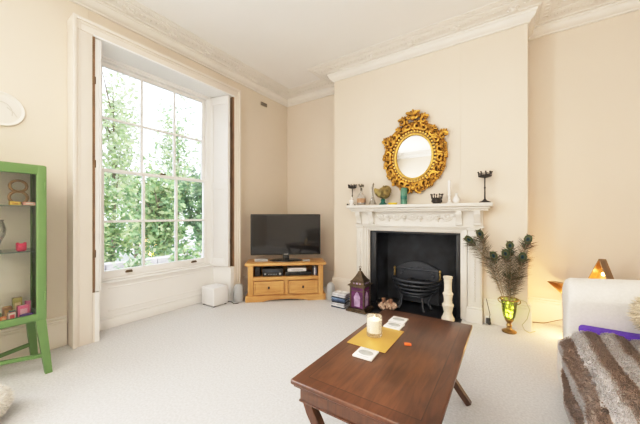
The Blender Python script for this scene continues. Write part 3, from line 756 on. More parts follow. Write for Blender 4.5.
# DVD cases in two low stacks beside the lantern
cols = [((.02,.03,.06),'navy'),((.55,.56,.6),'silver grey'),((.07,.12,.22),'blue'),((.65,.66,.68),'white'),((.02,.02,.025),'black'),((.16,.24,.36),'slate blue'),((.4,.4,.43),'grey'),((.03,.05,.10),'dark blue')]
ordn = ['lowest','second','third','fourth','fifth','sixth','seventh','eighth','ninth','topmost']
def case(name, colr, lab, loc, rz, grp):
    b = MB(); b.box(-.0675,.0675,-.095,.095,0,.0145,.0015,1,mi=0); b.box(-.0655,.0655,-.093,.093,.0145,.0150,mi=1)
    b.box(-.0682,-.0674,-.09,.09,.002,.0125,mi=1); b.box(-.06,.06,-.0957,-.0949,.002,.0125,mi=1)
    b.box(-.045,.045,-.096,-.0955,.005,.0098,mi=2)
    m1 = mat(name+' plastic', colr, .3); m2 = mat(name+' sleeve', tuple(min(1,c*1.5+.02) for c in colr), .25, var=.4, vscale=25)
    m3 = mat(name+' spine print', tuple(.75 if c < .3 else .08 for c in colr), .4)
    return tag(b.build('dvd_case', [m1, m2, m3], loc=loc, rotz=rz), lab, 'dvd', grp)
rr = random.Random(3)
for k in range(12):
    cc, cn = cols[(k*3) % 8]
    o_ = ['lowest','second from bottom','third from bottom','fourth from bottom','fifth from bottom','sixth from bottom','seventh from bottom','eighth from bottom','ninth from bottom','third from top','second from top','topmost'][k]
    case('dvd front %d' % k, cc, f'{cn} dvd case, {o_} in the stack left of the lantern',
         (-1.762+rr.uniform(-.008,.008)+(.010 if k > 7 else 0), 3.11+rr.uniform(-.008,.008), .0152*k), R(90+rr.uniform(-6,6)+(-9 if k > 7 else 0)), 'dvd cases piled beside the lantern')
# driftwood / petal tealight cluster
o = thing('petal_bowl', 'bowl of dried pink and tan petals on the hearth, two tealights on top', 'bowl', (-1.235,3.33,.0042))
MB().lathe([(0,0),(.07,0),(.095,.012),(.112,.03),(.107,.03),(.09,.016),(0,.006)], 24).build('bowl', 'copper', o)
b = MB(); rq = random.Random(5)
for k in range(60):
    a = rq.random()*6.28; r = .112*math.sqrt(rq.random()); b.ball((r*math.cos(a), r*math.sin(a), .026+.05*(1-(r/.13)**2)*rq.random()+.012), rq.uniform(.016,.024), (1,1,.65), 7, rotX(rq.random()*2) @ rotY(rq.random()*2))
k_ = b.build('petals', 'coral', o); k_['kind'] = 'stuff'
for s in (-1,1): MB().lathe([(0,0),(.022,0),(.026,.045),(.022,.045),(.02,.03),(0,.03)], 14, (s*.045,.0,.082)).build('tealight_cup', 'copper', o)

# carved cream candlestick on the hearth
b = MB(); b.lathe([(0,0),(.066,0),(.068,.02),(.060,.035),(.052,.05),(.042,.08),(.050,.13),(.056,.15),(.060,.165),(.054,.178),(.042,.188),(.045,.20),(.041,.215),(.046,.255),(.050,.275),(.056,.285),(.050,.298),(.041,.306),(.038,.35),(.039,.40),(.041,.425),(.044,.432),(.040,.442),(.047,.455),(.049,.475),(.036,.478),(.034,.465),(0,.462)], 26)
tag(b.build('floor_candlestick', 'stoneware', loc=(-.553,3.36,.0042)), 'tall carved cream stone candlestick standing at right of the hearth', 'candlestick')

# ------------------------------------------------------------------ vase with peacock feathers
vs = thing('goblet_vase', 'green glass goblet vase with fairy lights and gold foot on the carpet', 'vase', (.005,3.355,0))
b = MB(); b.lathe([(.018,.115),(.036,.125),(.05,.155),(.060,.21),(.065,.27),(.072,.31),(.082,.325),(.078,.325),(.067,.308),(.061,.27),(.056,.21),(.046,.158),(.033,.13),(0,.122)], 26); b.build('glass_bowl', 'vase', vs)
b = MB(); b.lathe([(0,0),(.060,0),(.063,.012),(.05,.02),(.027,.032),(.018,.05),(.026,.065),(.018,.08),(.016,.09),(.031,.108),(.041,.128),(.037,.13),(0,.118)], 22); b.build('gold_foot', 'gold', vs)
b = MB(); b.tube([(.080*math.cos(2*PI*k/26),.080*math.sin(2*PI*k/26),.325) for k in range(26)], .006, 8, closed=True)
for s in (-1,1): b.tube([(s*.078,0,.325),(s*.092,0,.318),(s*.092,0,.30),(s*.08,0,.287),(s*.066,0,.28)], .005, 6)
b.build('gold_rim', 'gold', vs)
rq = random.Random(9)
for k in range(26):
    a = rq.random()*6.28; z = rq.uniform(.15,.30); r = (.032+.022*(z-.15)/.15)*rq.uniform(.5,.95); MB().ball((r*math.cos(a), r*math.sin(a), z), .0085, seg=8).build('fairy_light', 'fairy', vs)
def feather(i, label, tip, bend, dense=1.0, eye=True):
    """tip relative to vase base; stalk springs from inside the bowl"""
    rq = random.Random(100+i)
    o = thing('peacock_feather', label, 'feather', (.005,3.355,0), 0, 'peacock feathers in the green goblet vase')
    T = Vector(tip); P0 = Vector((tip[0]*.02, tip[1]*.02, .17)); mid = (P0+T)/2 + Vector(bend)
    def q(t): return P0*(1-t)**2 + 2*t*(1-t)*mid + T*t*t
    b = MB(); n = 18; pts = [q(k/n) for k in range(n+1)]
    b.tube(pts, [.0032*(1-.7*k/n)+.0007 for k in range(n+1)], 6, col=(.34,.26,.17)); b.build('quill', 'feather', o)
    b = MB(); nb = int(150*dense)
    for k in range(nb):
        t = min(1, .30+.72*(k/nb)**.8); p = q(t); d = (q(min(1,t+.02))-q(max(0,t-.02))).normalized()
        s = d.cross(Vector((-.25,-1,.1))).normalized()
        L = (.075+.045*math.sin(PI*min(1,(t-.3)/.7)))*rq.uniform(.3,1.25)
        if t > .86: L *= .62
        for sg in (-1,1):
            w = .0012+.0018*(t > .8)
            e = p + (s*sg*.8+d*.75+Vector((0,rq.gauss(0,.35),rq.gauss(0,.12)))).normalized()*L + Vector((0,0,-.012))
            m_ = p.lerp(e,.55) + d*.008
            base = rq.choice([(.07,.065,.03),(.12,.085,.05),(.05,.075,.04),(.17,.12,.075)])
            b.face([p-d*w, m_-d*w, e, m_+d*w, p+d*w], col=base)
    b.build('barbs', 'feather', o, smooth=0, recalc=False)
    if eye:
        b = MB(); d = (q(1)-q(.92)).normalized(); s = d.cross(Vector((-.25,-1,.1))).normalized(); nrm = s.cross(d).normalized()
        if nrm.y > 0: nrm = -nrm
        c0 = q(.96)
        for r, cc, off in ((.034,(.06,.11,.04),.002),(.024,(.14,.12,.05),.004),(.016,(.02,.09,.08),.006),(.009,(.008,.012,.03),.008)):
            b.face([c0 + nrm*off + d*r*1.35*math.cos(2*PI*k/18)+s*r*math.sin(2*PI*k/18) for k in range(18)], col=cc)
        b.build('eye_spot', 'feather', o, smooth=0)
    return o
F = [('leftmost peacock feather, its tip curling over the mantelpiece pilaster', (-.36,-.085,.915), (.02,-.02,.22)),
     ('peacock feather with its eye just right of the leftmost one', (-.255,-.055,.985), (-.03,.0,.12)),
     ('peacock feather on the left whose eye sits below the two highest left ones', (-.13,-.075,.77), (-.02,.0,.06)),
     ('upright peacock feather reaching highest in the middle', (.006,-.025,.88), (.02,.0,.04)),
     ('peacock feather in the middle, its eye just left of and below the upright one', (-.03,-.075,.80), (.0,.0,.05)),
     ('peacock feather rising highest at the far right', (.158,.005,.945), (-.01,.0,.08)),
     ('peacock feather leaning right below the tallest right one', (.11,-.045,.775), (.02,.0,.04)),
     ('low peacock feather without a clear eye in the centre of the vase', (.02,-.05,.58), (-.01,.0,.03))]
for i, (l, t, bd) in enumerate(F): feather(i, l, t, bd, .85, i < 7)

# cables, plug
o = thing('power_plug', 'small dark plug and socket low on the skirting beside the fireplace', 'plug', (-.178,3.468,.045))
MB().box(-.03,.03,-.004,.018,-.04,.04,.003).build('socket_plate', 'whitep', o)
MB().box(-.02,.022,-.03,-.003,-.032,.028,.006).ball((.01,-.03,-.02), .02, (1,.8,.8), 10).build('plug_body', 'wire', o)
b = MB(); b.tube([(-.175,3.44,.03),(-.16,3.43,.12),(-.178,3.455,.19),(-.19,3.470,.24),(-.195,3.472,.268)], .0035, 6)
tag(b.build('plug_cable', 'wire'), 'thin dark cable rising up the skirting from the plug', 'cable')
b = MB(); b.tube([(.08,3.38,.325),(.14,3.40,.31),(.17,3.39,.24),(.15,3.38,.15),(.11,3.39,.08),(.13,3.41,.03),(.17,3.42,.006),(.22,3.50,.006)], .003, 6)
tag(b.build('fairy_light_cable', 'palewire'), 'thin pale cable looping from the vase rim to the floor', 'cable')
b = MB(); pts = []
for k in range(30):
    t = k/29; pts.append((.215+.55*t, 3.78+.03*math.sin(t*9), .006+.09*max(0,math.sin(t*PI*1.3-.5))**2))
b.tube(pts, .0035, 6)
tag(b.build('star_light_cable', 'wire'), 'dark cable trailing along the alcove skirting behind the sofa', 'cable')

# ------------------------------------------------------------------ star light
st = thing('star_light', 'large bronze star shaped marquee light with bulbs behind the sofa', 'lamp', (.697,3.55,.345), R(-30))
R0, R1 = .408, .165
def starp(r0, r1): return [((r0 if k % 2 == 0 else r1)*math.cos(PI/2+k*PI/5), (r0 if k % 2 == 0 else r1)*math.sin(PI/2+k*PI/5)) for k in range(10)]
lean = rotX(R(-6))
MX = Matrix(((1,0,0,0),(0,0,1,0),(0,1,0,0),(0,0,0,1)))
b = MB(); b.prism(starp(R0, R1), .06, .068, MX); bmesh.ops.transform(b.bm, matrix=lean, verts=b.bm.verts); b.build('back_plate', 'starin', st, smooth=0)
b = MB(); po, pi_ = starp(R0, R1), starp(R0-.012, R1-.006)
for k in range(10):
    j = (k+1) % 10
    for P, mi in ((po, 0), (pi_, 1)): b.face([(P[k][0],-.085,P[k][1]),(P[j][0],-.085,P[j][1]),(P[j][0],.06,P[j][1]),(P[k][0],.06,P[k][1])], mi=mi)
    b.face([(po[k][0],-.085,po[k][1]),(po[j][0],-.085,po[j][1]),(pi_[j][0],-.085,pi_[j][1]),(pi_[k][0],-.085,pi_[k][1])], mi=0)
bmesh.ops.transform(b.bm, matrix=lean, verts=b.bm.verts); b.build('rim', ['starout','starin'], st, smooth=0)
for k in range(5):
    a = PI/2+k*2*PI/5
    for r in (.27, .13):
        p = lean @ Vector((r*math.cos(a), .03, r*math.sin(a)))
        MB().ball(p, .017, (1,1.2,1), 10).build('bulb', 'bulb', st)
def point(name, loc, e, col, r=.03):
    l = bpy.data.lights.new(name, 'POINT'); l.energy = e; l.color = col; l.shadow_soft_size = r
    o = bpy.data.objects.new(name, l); o.location = loc; C.objects.link(o); return o
WARM = (1, .58, .22)
point('star_bulb_light', (.46,3.50,.20), 6.5, WARM, .05); point('star_bulb_light', (.66,3.46,.52), 1.6, WARM, .04); point('star_bulb_light', (.42,3.56,.44), 2.0, WARM, .04)
point('fairy_bulb_light', (.005,3.355,.23), .4, (1,.85,.35), .03)

# ------------------------------------------------------------------ sofa
sf = thing('sofa', 'white woven upholstered sofa at the right with a rounded high arm', 'sofa', (.31,0,0))
b = MB(); b.box(-.03,.95,.35,2.555,.022,.30,.02,3); b.build('base', 'sofa', sf)
for x, y in ((.06,.42),(.06,2.48),(.88,.42),(.88,2.48)): MB().lathe([(0,0),(.02,0),(.03,.05),(0,.06)], 12, (x,y,0)).build('foot', 'dark', sf)
MB().box(-.028,.78,.58,2.335,.30,.425,.045,4).build('seat_cushion', 'sofa', sf)
def arm(y0, y1, sgn):
    b = MB(); bm = b.bm
    # cross-section in (y,z); swept along x with a gentle rise toward the back
    n = 22; prof = []
    w = y1-y0; yc = (y0+y1)/2
    prof += [(y0, .06), (y0, .50)]
    for k in range(n+1):
        a = PI-PI*k/n; prof.append((yc+(w/2+.03)*math.cos(a)*(1 if True else 0), .615+.125*math.sin(a)))
    prof += [(y1, .50), (y1, .06)]
    rings = []
    xs = [(-.0,.82,-.03),(.008,.93,-.012),(.03,.985,0),(.07,1,.002),(.3,1,.02),(.6,1,.05),(.95,1,.06)]
    for x, s, dz in xs:
        rings.append([bm.verts.new((x, yc+(y-yc)*(.55+.45*s), z+dz*(z/.74) - (0 if s > .99 else (1-s)*.12*(z-.3)))) for y, z in prof])
    for r0, r1 in zip(rings, rings[1:]):
        for k in range(len(prof)): bm.faces.new((r0[k], r0[(k+1) % len(prof)], r1[(k+1) % len(prof)], r1[k]))
    bm.faces.new(rings[0]); bm.faces.new(rings[-1])
    return b.build('arm', 'sofa', sf, smooth=60)
arm(2.345, 2.56, 1); arm(.35, .575, -1)
MB().box(.74,.98,.37,2.54,.28,.90,.09,5).build('backrest', 'sofa', sf)
# piping on front edge of the arm
# ------------------------------------------------------------------ purple cushion
b = MB(); b.box(-.22,.22,-.052,.052,0,.058,.024,5); b.tube([(-.2,-.054,.03),(.2,-.054,.03)], .004, 6)
tag(b.build('folded_blanket', 'purple', loc=(.575,2.285,.426), rotz=R(-2)), 'folded purple blanket tucked between sofa arm and fur throw', 'blanket')

# ------------------------------------------------------------------ fur throw
rq = random.Random(21)
def clamp01(v): return max(0, min(1, v))
path = [(.93,.462),(.80,.463),(.68,.462),(.56,.462),(.46,.462),(.40,.457),(.345,.445),(.308,.424),(.283,.39),(.270,.345),(.264,.30),(.260,.25),(.258,.19),(.256,.12)]
acc = [0]
for a, c in zip(path, path[1:]): acc.append(acc[-1]+math.hypot(c[0]-a[0], c[1]-a[1]))
def S(s):
    s = max(0, min(acc[-1]-1e-6, s))
    for i in range(len(acc)-1):
        if s <= acc[i+1]:
            t = (s-acc[i])/(acc[i+1]-acc[i]); return Vector((path[i][0]+(path[i+1][0]-path[i][0])*t, 0, path[i][1]+(path[i+1][1]-path[i][1])*t))
def nrm_at(s):
    d = S(s+.01)-S(s-.01); n = Vector((d.z, 0, -d.x)); n.normalize()
    if n.z < -.05 or (abs(n.z) < .3 and n.x > 0): n = -n
    return n
PW = .118                               # width of one pelt stripe
def stripe(s): return ((s-.035)/PW) % 1.0
def height(s, y):
    f = stripe(s); return .024*(math.sin(PI*f)**.6) + .006*math.sin(y*11+s*17)+.004*math.sin(y*23-s*9)
def fur_col(s, y):
    f = stripe(s)+.03*math.sin(y*14+s*5)+.025*math.sin(y*37)
    n = .5+.5*math.sin(y*8+3*math.sin(s*20))
    brown = Vector((.50,.36,.275)); pale = Vector((.92,.86,.845)); grey = Vector((.60,.53,.50))
    k = clamp01((.60-f)/.16); k = k*k*(3-2*k)
    c = pale.lerp(brown.lerp(grey, .35*n), k)
    e = min(f, 1-f); 
    if e < .05: c = c*(.5+.5*clamp01(e/.05))
    return c
Y0, Y1 = .95, 2.235
def hem(y): return acc[-1]-.05-.15*clamp01((y-1.6)/.5)-.01*math.sin(y*9)
b = MB(); ns, ny = 64, 60; grid = []
for j in range(ny+1):
    y = Y0+(Y1-Y0)*j/ny; row = []
    for i in range(ns+1):
        s = hem(y)*i/ns; p = S(s)+nrm_at(s)*height(s,y); e = 0
        if j > ny-3: p = p - nrm_at(s)*.012*(j-(ny-3))/3
        row.append((b.bm.verts.new((p.x, y+.02*math.sin(s*9)*(j/ny), p.z)), s, y))
    grid.append(row)
for j in range(ny):
    for i in range(ns):
        f = b.bm.faces.new([grid[j][i][0], grid[j][i+1][0], grid[j+1][i+1][0], grid[j+1][i][0]])
        s, y = grid[j][i][1], grid[j][i][2]; c = fur_col(s, y)*.75
        for l in f.loops: l[b.col] = (*c, 1)
for _ in range(52000):
    y = Y0+(Y1-Y0)*rq.random(); s = hem(y)*rq.random(); n = nrm_at(s); p = S(s)+n*(height(s,y)-.002); p.y = y+.02*math.sin(s*9)*((y-Y0)/(Y1-Y0))
    tang = (S(s+.01)-S(s-.01)).normalized(); f = stripe(s)
    flow = tang*((f-.5)*.6) + Vector((0,-1,0))*.8 + n*.55 + Vector((rq.gauss(0,.2), rq.gauss(0,.2), rq.gauss(0,.12)))
    flow.normalize(); L = rq.uniform(.014,.026)*(1.0 if .06 < f < .94 else .45)
    side = flow.cross(n); side = side.normalized()*.0015 if side.length > 1e-4 else Vector((.0015,0,0))
    c = fur_col(s, y)*rq.uniform(.85,1.15); c2 = c*1.12+Vector((.02,.018,.015))
    tip = p+flow*L - n*L*.25
    b.face([p-side, p+side, p+flow*L*.6+side*.6, tip, p+flow*L*.6-side*.6], cols=[clampc(c*.92)]*2+[clampc(c2)]*3, nrm=(n+flow*.25).normalized())
tag(b.build('fur_throw', 'fur', smooth=60, recalc=False), 'brown and pale striped faux fur throw draped over the sofa seat', 'throw')

# shaggy cream cushion against the arm
b = MB(); cc = Vector((.735,2.15,.635))
b.ball(cc, 1, (.185,.10,.135), 18, rotX(R(-18)), col=(.75,.66,.52))
rot = rotX(R(-18)).to_3x3()
for _ in range(5200):
    v = Vector((rq.gauss(0,1), rq.gauss(0,1), rq.gauss(0,1))).normalized(); p = cc+rot @ Vector((v.x*.18, v.y*.095, v.z*.13))
    d = (v+Vector((rq.gauss(0,.5), rq.gauss(0,.5), rq.gauss(0,.5)-.3))).normalized(); s = d.cross(v)
    s = (s.normalized() if s.length > 1e-4 else Vector((1,0,0)))*.0028; L = rq.uniform(.02,.042); k = rq.uniform(.6,1.25)
    c = clampc(Vector((.80,.71,.56))*k)
    b.face([p-s, p+s, p+d*L*.6+s*.7, p+d*L, p+d*L*.6-s*.7], col=c, nrm=(v+d*.5).normalized())
tag(b.build('shaggy_cushion', 'fur', smooth=60, recalc=False), 'shaggy cream cushion leaning against the sofa arm at right edge', 'cushion')

# ------------------------------------------------------------------ coffee table
ct = thing('coffee_table', 'dark mahogany coffee table with curved crossed legs in the foreground', 'coffee table', (-.4705,1.4485,0))
hx, hy = .2865, .54
b = MB(); b.box(-hx,hx,-hy,hy,.447,.470,.007,3); b.box(-hx+.010,hx-.010,-hy+.010,hy-.010,.436,.449,.004,2); b.build('tabletop', 'table', ct)
b = MB(); t = .02; ax, ay = hx-.03, hy-.03
b.box(-ax,ax,-ay,-ay+t,.372,.437,.003); b.box(-ax,ax,ay-t,ay,.372,.437,.003); b.box(-ax,-ax+t,-ay+t,ay-t,.372,.437,.003); b.box(ax-t,ax,-ay+t,ay-t,.372,.437,.003)
b.box(-ax-.004,ax+.004,-ay-.004,-ay+.01,.372,.380,.003); b.box(-ax-.004,ax+.004,ay-.01,ay+.004,.372,.380,.003); b.box(-ax-.004,-ax+.01,-ay,ay,.372,.380,.003); b.box(ax-.01,ax+.004,-ay,ay,.372,.380,.003)
b.build('apron', 'tableleg', ct)
def leg_path(s):
    return [(s*x, z) for x, z in ((.236,.40),(.231,.37),(.214,.33),(.190,.295),(.168,.255),(.153,.215),(.158,.17),(.174,.135),(.200,.10),(.230,.06),(.254,.03),(.272,.006))]
for y in (-.48, .478):
    MB().tube([(-.155,y,.21),(-.10,y,.215),(0,y,.20),(.10,y,.215),(.155,y,.21)], [.013,.011,.018,.011,.013], 10).build('cross_rail', 'tableleg', ct)
    for s in (-1, 1):
        b = MB(); P = leg_path(s); rings = []; n = len(P)
        for i,(x,z) in enumerate(P):
            d = Vector((P[min(i+1,n-1)][0]-P[max(i-1,0)][0], 0, P[min(i+1,n-1)][1]-P[max(i-1,0)][1])).normalized(); nn = Vector((-d.z,0,d.x))
            hw = .021-.006*i/n; c = Vector((x, y+s*.0, z)); w = .0175
            rings.append([b.bm.verts.new(c+nn*hw+Vector((0,w,0))), b.bm.verts.new(c+nn*hw-Vector((0,w,0))), b.bm.verts.new(c-nn*hw-Vector((0,w,0))), b.bm.verts.new(c-nn*hw+Vector((0,w,0)))])
        for r0, r1 in zip(rings, rings[1:]):
            for k in range(4): b.bm.faces.new((r0[k], r0[(k+1)%4], r1[(k+1)%4], r1[k]))
        b.bm.faces.new(rings[0]); b.bm.faces.new(rings[-1])
        lg = b.build('leg', 'tableleg', ct, smooth=40)
MB().lathe([(0,-.475),(.018,-.475),(.018,-.3),(.024,-.28),(.018,-.26),(.016,0),(.018,.26),(.024,.28),(.018,.3),(.018,.475),(0,.475)], 14, (0,0,.20), rotX(PI/2)).build('stretcher', 'tableleg', ct)

TZ = .4705
b = MB(); b.box(-.1075,.1075,-.155,.155,0,.004,.0015,1)
tag(b.build('gold_placemat', 'goldmat', loc=(-.612,1.49,TZ)), 'thin gold sheet placemat under the glass candle on the coffee table', 'placemat')
o = thing('jar_candle', 'lit cream candle in a clear glass jar on the gold placemat', 'candle', (-.630,1.497,TZ+.004))
MB().lathe([(0,0),(.042,0),(.044,.004),(.044,.108),(.0425,.110),(.0405,.108),(.0405,.022),(0,.020)], 28).build('glass_jar', 'jar', o)
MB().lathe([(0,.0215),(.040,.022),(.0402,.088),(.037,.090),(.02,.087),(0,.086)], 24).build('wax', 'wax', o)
f = MB(); f.tube([(0,0,.086),(.001,0,.093)], .0012, 6, mi=1); f.lathe([(0,.090),(.0035,.094),(.004,.098),(.002,.104),(0,.108)], 10, mi=0); f.build('flame', ['flame','black'], o)
point('candle_flame_light', (-.630,1.497,TZ+.112), .10, (1,.65,.3), .006)
def coaster(label, x, y, rz):
    b = MB(); b.box(-.05,.05,-.05,.05,0,.011,.002,2)
    o = tag(b.build('tile_coaster', 'tile', loc=(x,y,TZ), rotz=rz), label, 'coaster', 'printed tile coasters on the coffee table')
    c = MB()
    c.lathe([(0,.0114),(.037,.0114),(.038,.0110)], 30, sx=1, sy=.68)
    c.box(-.03,.03,-.041,-.037,.0108,.0116); c.box(-.03,.03,.037,.041,.0108,.0116)
    c.build('printed_oval', 'tilegrey', o); return o
coaster('white tile coaster with silver oval at the near end of the gold placemat', -.578, 1.270, R(1))
coaster('white tile coaster just behind the lit candle, nearer of the far pair', -.581, 1.690, R(-2))
coaster('white tile coaster farthest along the table, at the fireplace end', -.588, 1.793, R(-1))
b = MB(); b.box(-.018,.018,-.014,.014,0,.005,.0015,1); b.box(-.012,.012,-.009,.009,.005,.008,.001,1)
tag(b.build('orange_tag', 'orange', loc=(-.440,1.492,TZ), rotz=R(20)), 'tiny orange square tag lying on the bare table top', 'tag')

# ------------------------------------------------------------------ TV stand and TV
ang = math.atan2(.712, .82)
def TVw(x, y): return (-2.493+x*math.cos(ang)-y*math.sin(ang), 2.917+x*math.sin(ang)+y*math.cos(ang))
ts = thing('tv_stand', 'waxed pine television stand with two drawers across the room corner', 'tv stand', (*TVw(0,0),0), ang)
w2_, dp = .505, .38
MB().box(-.545,.545,-.02,dp+.01,.472,.512,.010,3).build('top', 'pine', ts)
for s in (-1,1):
    b = MB()
    b.box(min(s*w2_, s*(w2_-.07)), max(s*w2_, s*(w2_-.07)), .0, .03, .075, .473, .003); b.box(min(s*w2_, s*(w2_-.02)), max(s*w2_, s*(w2_-.02)), .03, dp, .075, .473); b.build('side_panel', 'pinev', ts)
MB().box(-w2_+.02,w2_-.02,dp-.012,dp,.08,.473).build('back_panel', 'pinev', ts)
b = MB(); b.box(-w2_+.02,w2_-.02,.004,dp-.01,.275,.322,.003); b.box(-w2_+.02,w2_-.02,.01,dp-.01,.075,.09); b.build('shelf', 'pine', ts)
MB().box(-.025,.025,.004,dp-.02,.088,.277,.003).build('divider', 'pinev', ts)
pl = [(-.535,0),(-.30,0)]+[(-.30+.6*k/12, .018*math.sin(PI*k/12)+ (.012 if 0<k<12 else 0)) for k in range(1,12)]+[(.30,0),(.535,0),(.535,.072),(-.535,.072)]
b = MB(); b.prism(pl, -.018, .012, Matrix(((1,0,0,0),(0,0,1,0),(0,1,0,0),(0,0,0,1)))); b.box(-.535,-.505,-.018,dp,0,.075,.003); b.box(.505,.535,-.018,dp,0,.075,.003); b.box(-.535,.535,-.012,.012,.072,.080,.003); b.build('plinth', 'pine', ts)
for s in (-1,1):
    xc = s*.2295
    b = MB(); b.box(xc-.200,xc+.200,-.004,.014,.094,.268,.004); b.box(xc-.195,xc+.195,.014,dp-.03,.10,.25)
    for (xa,xb,za,zb) in ((xc-.200,xc+.200,.094,.118),(xc-.200,xc+.200,.244,.268),(xc-.200,xc-.172,.094,.268),(xc+.172,xc+.200,.094,.268)): b.box(xa,xb,-.010,.0,za,zb,.003)
    d = b.build('drawer', 'pine', ts)
    b = MB(); b.box(xc-.013,xc+.013,-.008,-.003,.165,.20,.002); b.ball((xc,-.02,.182), .013, (1,.9,1), 10); b.tube([(xc,-.004,.182),(xc,-.02,.182)], .006, 8); b.build('drawer_knob', 'dark', d)
def onstand(x, y, z): 
    p = TVw(x, y); return (p[0], p[1], z)
b = MB(); b.box(-.035,.035,-.08,.08,0,.130,.006); b.lathe([(0,0),(.024,0),(.02,.006),(0,.004)], 16, (0,-.08,.05), rotX(PI/2)); b.lathe([(0,0),(.013,0),(.01,.005),(0,.004)], 14, (0,-.08,.10), rotX(PI/2))
tag(b.build('bookshelf_speaker', 'black', loc=onstand(-.385,.14,.322), rotz=ang), 'small black speaker at the left end of the stand shelf', 'speaker')
o = thing('av_receiver', 'dark audio receiver in the left half of the stand shelf', 'receiver', onstand(-.18,.18,.322), ang)
MB().box(-.14,.14,-.14,.14,.008,.105,.005).box(-.12,-.09,-.12,-.09,0,.01).box(.09,.12,-.12,-.09,0,.01).box(-.12,.12,.09,.12,0,.01).build('case', 'black', o)
MB().box(-.10,.10,-.1425,-.139,.058,.088,.001).build('display', mat('smoky display', (.05,.06,.08), .15), o)
b = MB(); b.lathe([(0,0),(.016,0),(.015,.014),(0,.015)], 16, (.10,-.139,.035), rotX(PI/2)); b.lathe([(0,0),(.012,0),(.011,.012),(0,.013)], 16, (-.10,-.139,.035), rotX(PI/2))
for k in range(6): b.box(-.06+k*.02,-.048+k*.02,-.144,-.139,.025,.035,.001)
b.build('control_knobs', 'silver', o)
o = thing('dvd_player', 'flat black disc player under the white box in the stand', 'disc player', onstand(.17,.175,.322), ang)
MB().box(-.18,.18,-.13,.13,.006,.052,.004).box(-.15,-.12,-.11,-.08,0,.008).box(.12,.15,-.11,-.08,0,.008).box(-.15,.15,.08,.11,0,.008).build('case', 'black', o)
MB().box(-.12,.02,-.132,-.129,.024,.04,.001).build('disc_tray', 'bezel', o)
o = thing('set_top_box', 'white flat box lying on the black disc player in the stand', 'set top box', onstand(.15,.18,.374), ang)
MB().box(-.13,.13,-.11,.11,0,.052,.006).build('case', 'whitep', o); MB().box(-.08,.08,-.1115,-.1095,.02,.032,.001).build('front_slot', 'grey', o)
for k,(cc_,nm) in enumerate((((.05,.05,.06),'dark'),((.6,.58,.55),'cream'),((.10,.11,.2),'navy'))):
    b = MB(); b.box(-.008,.008,-.0675,.0675,0,.128-.006*k,.0015,1,mi=0); b.box(-.006,.006,-.0682,-.0673,.02,.10,mi=1)
    tag(b.build('game_case', [mat('game case %d' % k, cc_, .35), mat('game spine %d' % k, tuple(min(1,c*2+.05) for c in cc_), .4)], loc=onstand(.375+k*.019,.13,.322), rotz=ang), f'{nm} upright case at the right end of the stand shelf', 'disc case', 'upright cases on the stand shelf')
# television
tv = thing('television', 'large flat black television standing on the pine stand', 'television', onstand(0,.20,.512), ang)
MB().box(-.49,.49,-.022,.022,.082,.655,.008,3).build('bezel', 'bezel', tv)
MB().box(-.468,.468,-.0245,-.021,.108,.636).build('screen', 'screen', tv, smooth=0)
MB().box(-.30,.30,.02,.06,.18,.52,.02).build('rear_housing', 'black', tv)
b = MB(); b.box(-.045,.045,-.015,.03,.012,.10,.006); b.build('stand_neck', 'bezel', tv)
b = MB(); b.lathe([(0,0),(1,0),(.98,.008),(.9,.014),(0,.018)], 36, sx=.235, sy=.12); b.build('stand_foot', 'bezel', tv)
MB().box(-.03,.03,-.0255,-.0225,.088,.096).build('badge', 'silver', tv)
b = MB(); b.box(-.09,.09,-.03,.03,0,.034,.004)
tag(b.build('cable_box', 'grey', loc=onstand(-.34,.15,.5125), rotz=ang), 'small pale box on the stand under the left of the television', 'box')
b = MB(); b.box(-.05,.05,-.02,.02,0,.022,.004)
tag(b.build('remote_sensor', 'grey', loc=onstand(.28,.10,.5125), rotz=ang), 'small grey sensor box on the stand under the right of the television', 'box')

# speakers and white cube
def egg(label, x, y, h, r):
    o = thing('desk_speaker', label, 'speaker', (x,y,0), R(30), 'pale grey speakers flanking the television stand')
    MB().lathe([(0,0),(r*.8,0),(r*.98,.01),(r,.05),(r*1.0,h*.55),(r*.93,h*.78),(r*.72,h*.93),(r*.4,h*.99),(0,h)], 24).build('shell', 'grey', o)
    b = MB(); b.lathe([(r*.9,.02),(r*1.015,.03),(r*1.015,h*.1),(r*.99,h*.105)], 24); b.build('base_ring', 'silver', o)
egg('pale grey rounded speaker left of the television stand', -3.008, 2.548, .235, .068)
egg('pale grey rounded speaker right of the television stand', -2.018, 3.290, .235, .060)
o = thing('subwoofer', 'white cube subwoofer on the carpet beneath the window', 'subwoofer', (-3.172,2.298,0))
MB().box(-.127,.127,-.11,.11,.012,.238,.012,4).build('cabinet', 'whitep', o)
for x in (-.1,.1):
    for y in (-.085,.085): MB().lathe([(0,0),(.015,0),(.015,.014),(0,.014)], 12, (x,y,0)).build('foot', 'black', o)
MB().box(.1262,.1282,-.085,.085,.035,.21,.001).build('front_grille', mat('white grille', (.80,.80,.81), .5), o)
b = MB(); b.tube([(-3.10,2.425,.006),(-3.085,2.46,.006),(-3.04,2.46,.006),(-2.97,2.43,.006),(-2.93,2.48,.006)], .005, 6)
tag(b.build('speaker_cable', 'wire'), 'dark cable on the carpet between cube and left speaker', 'cable')

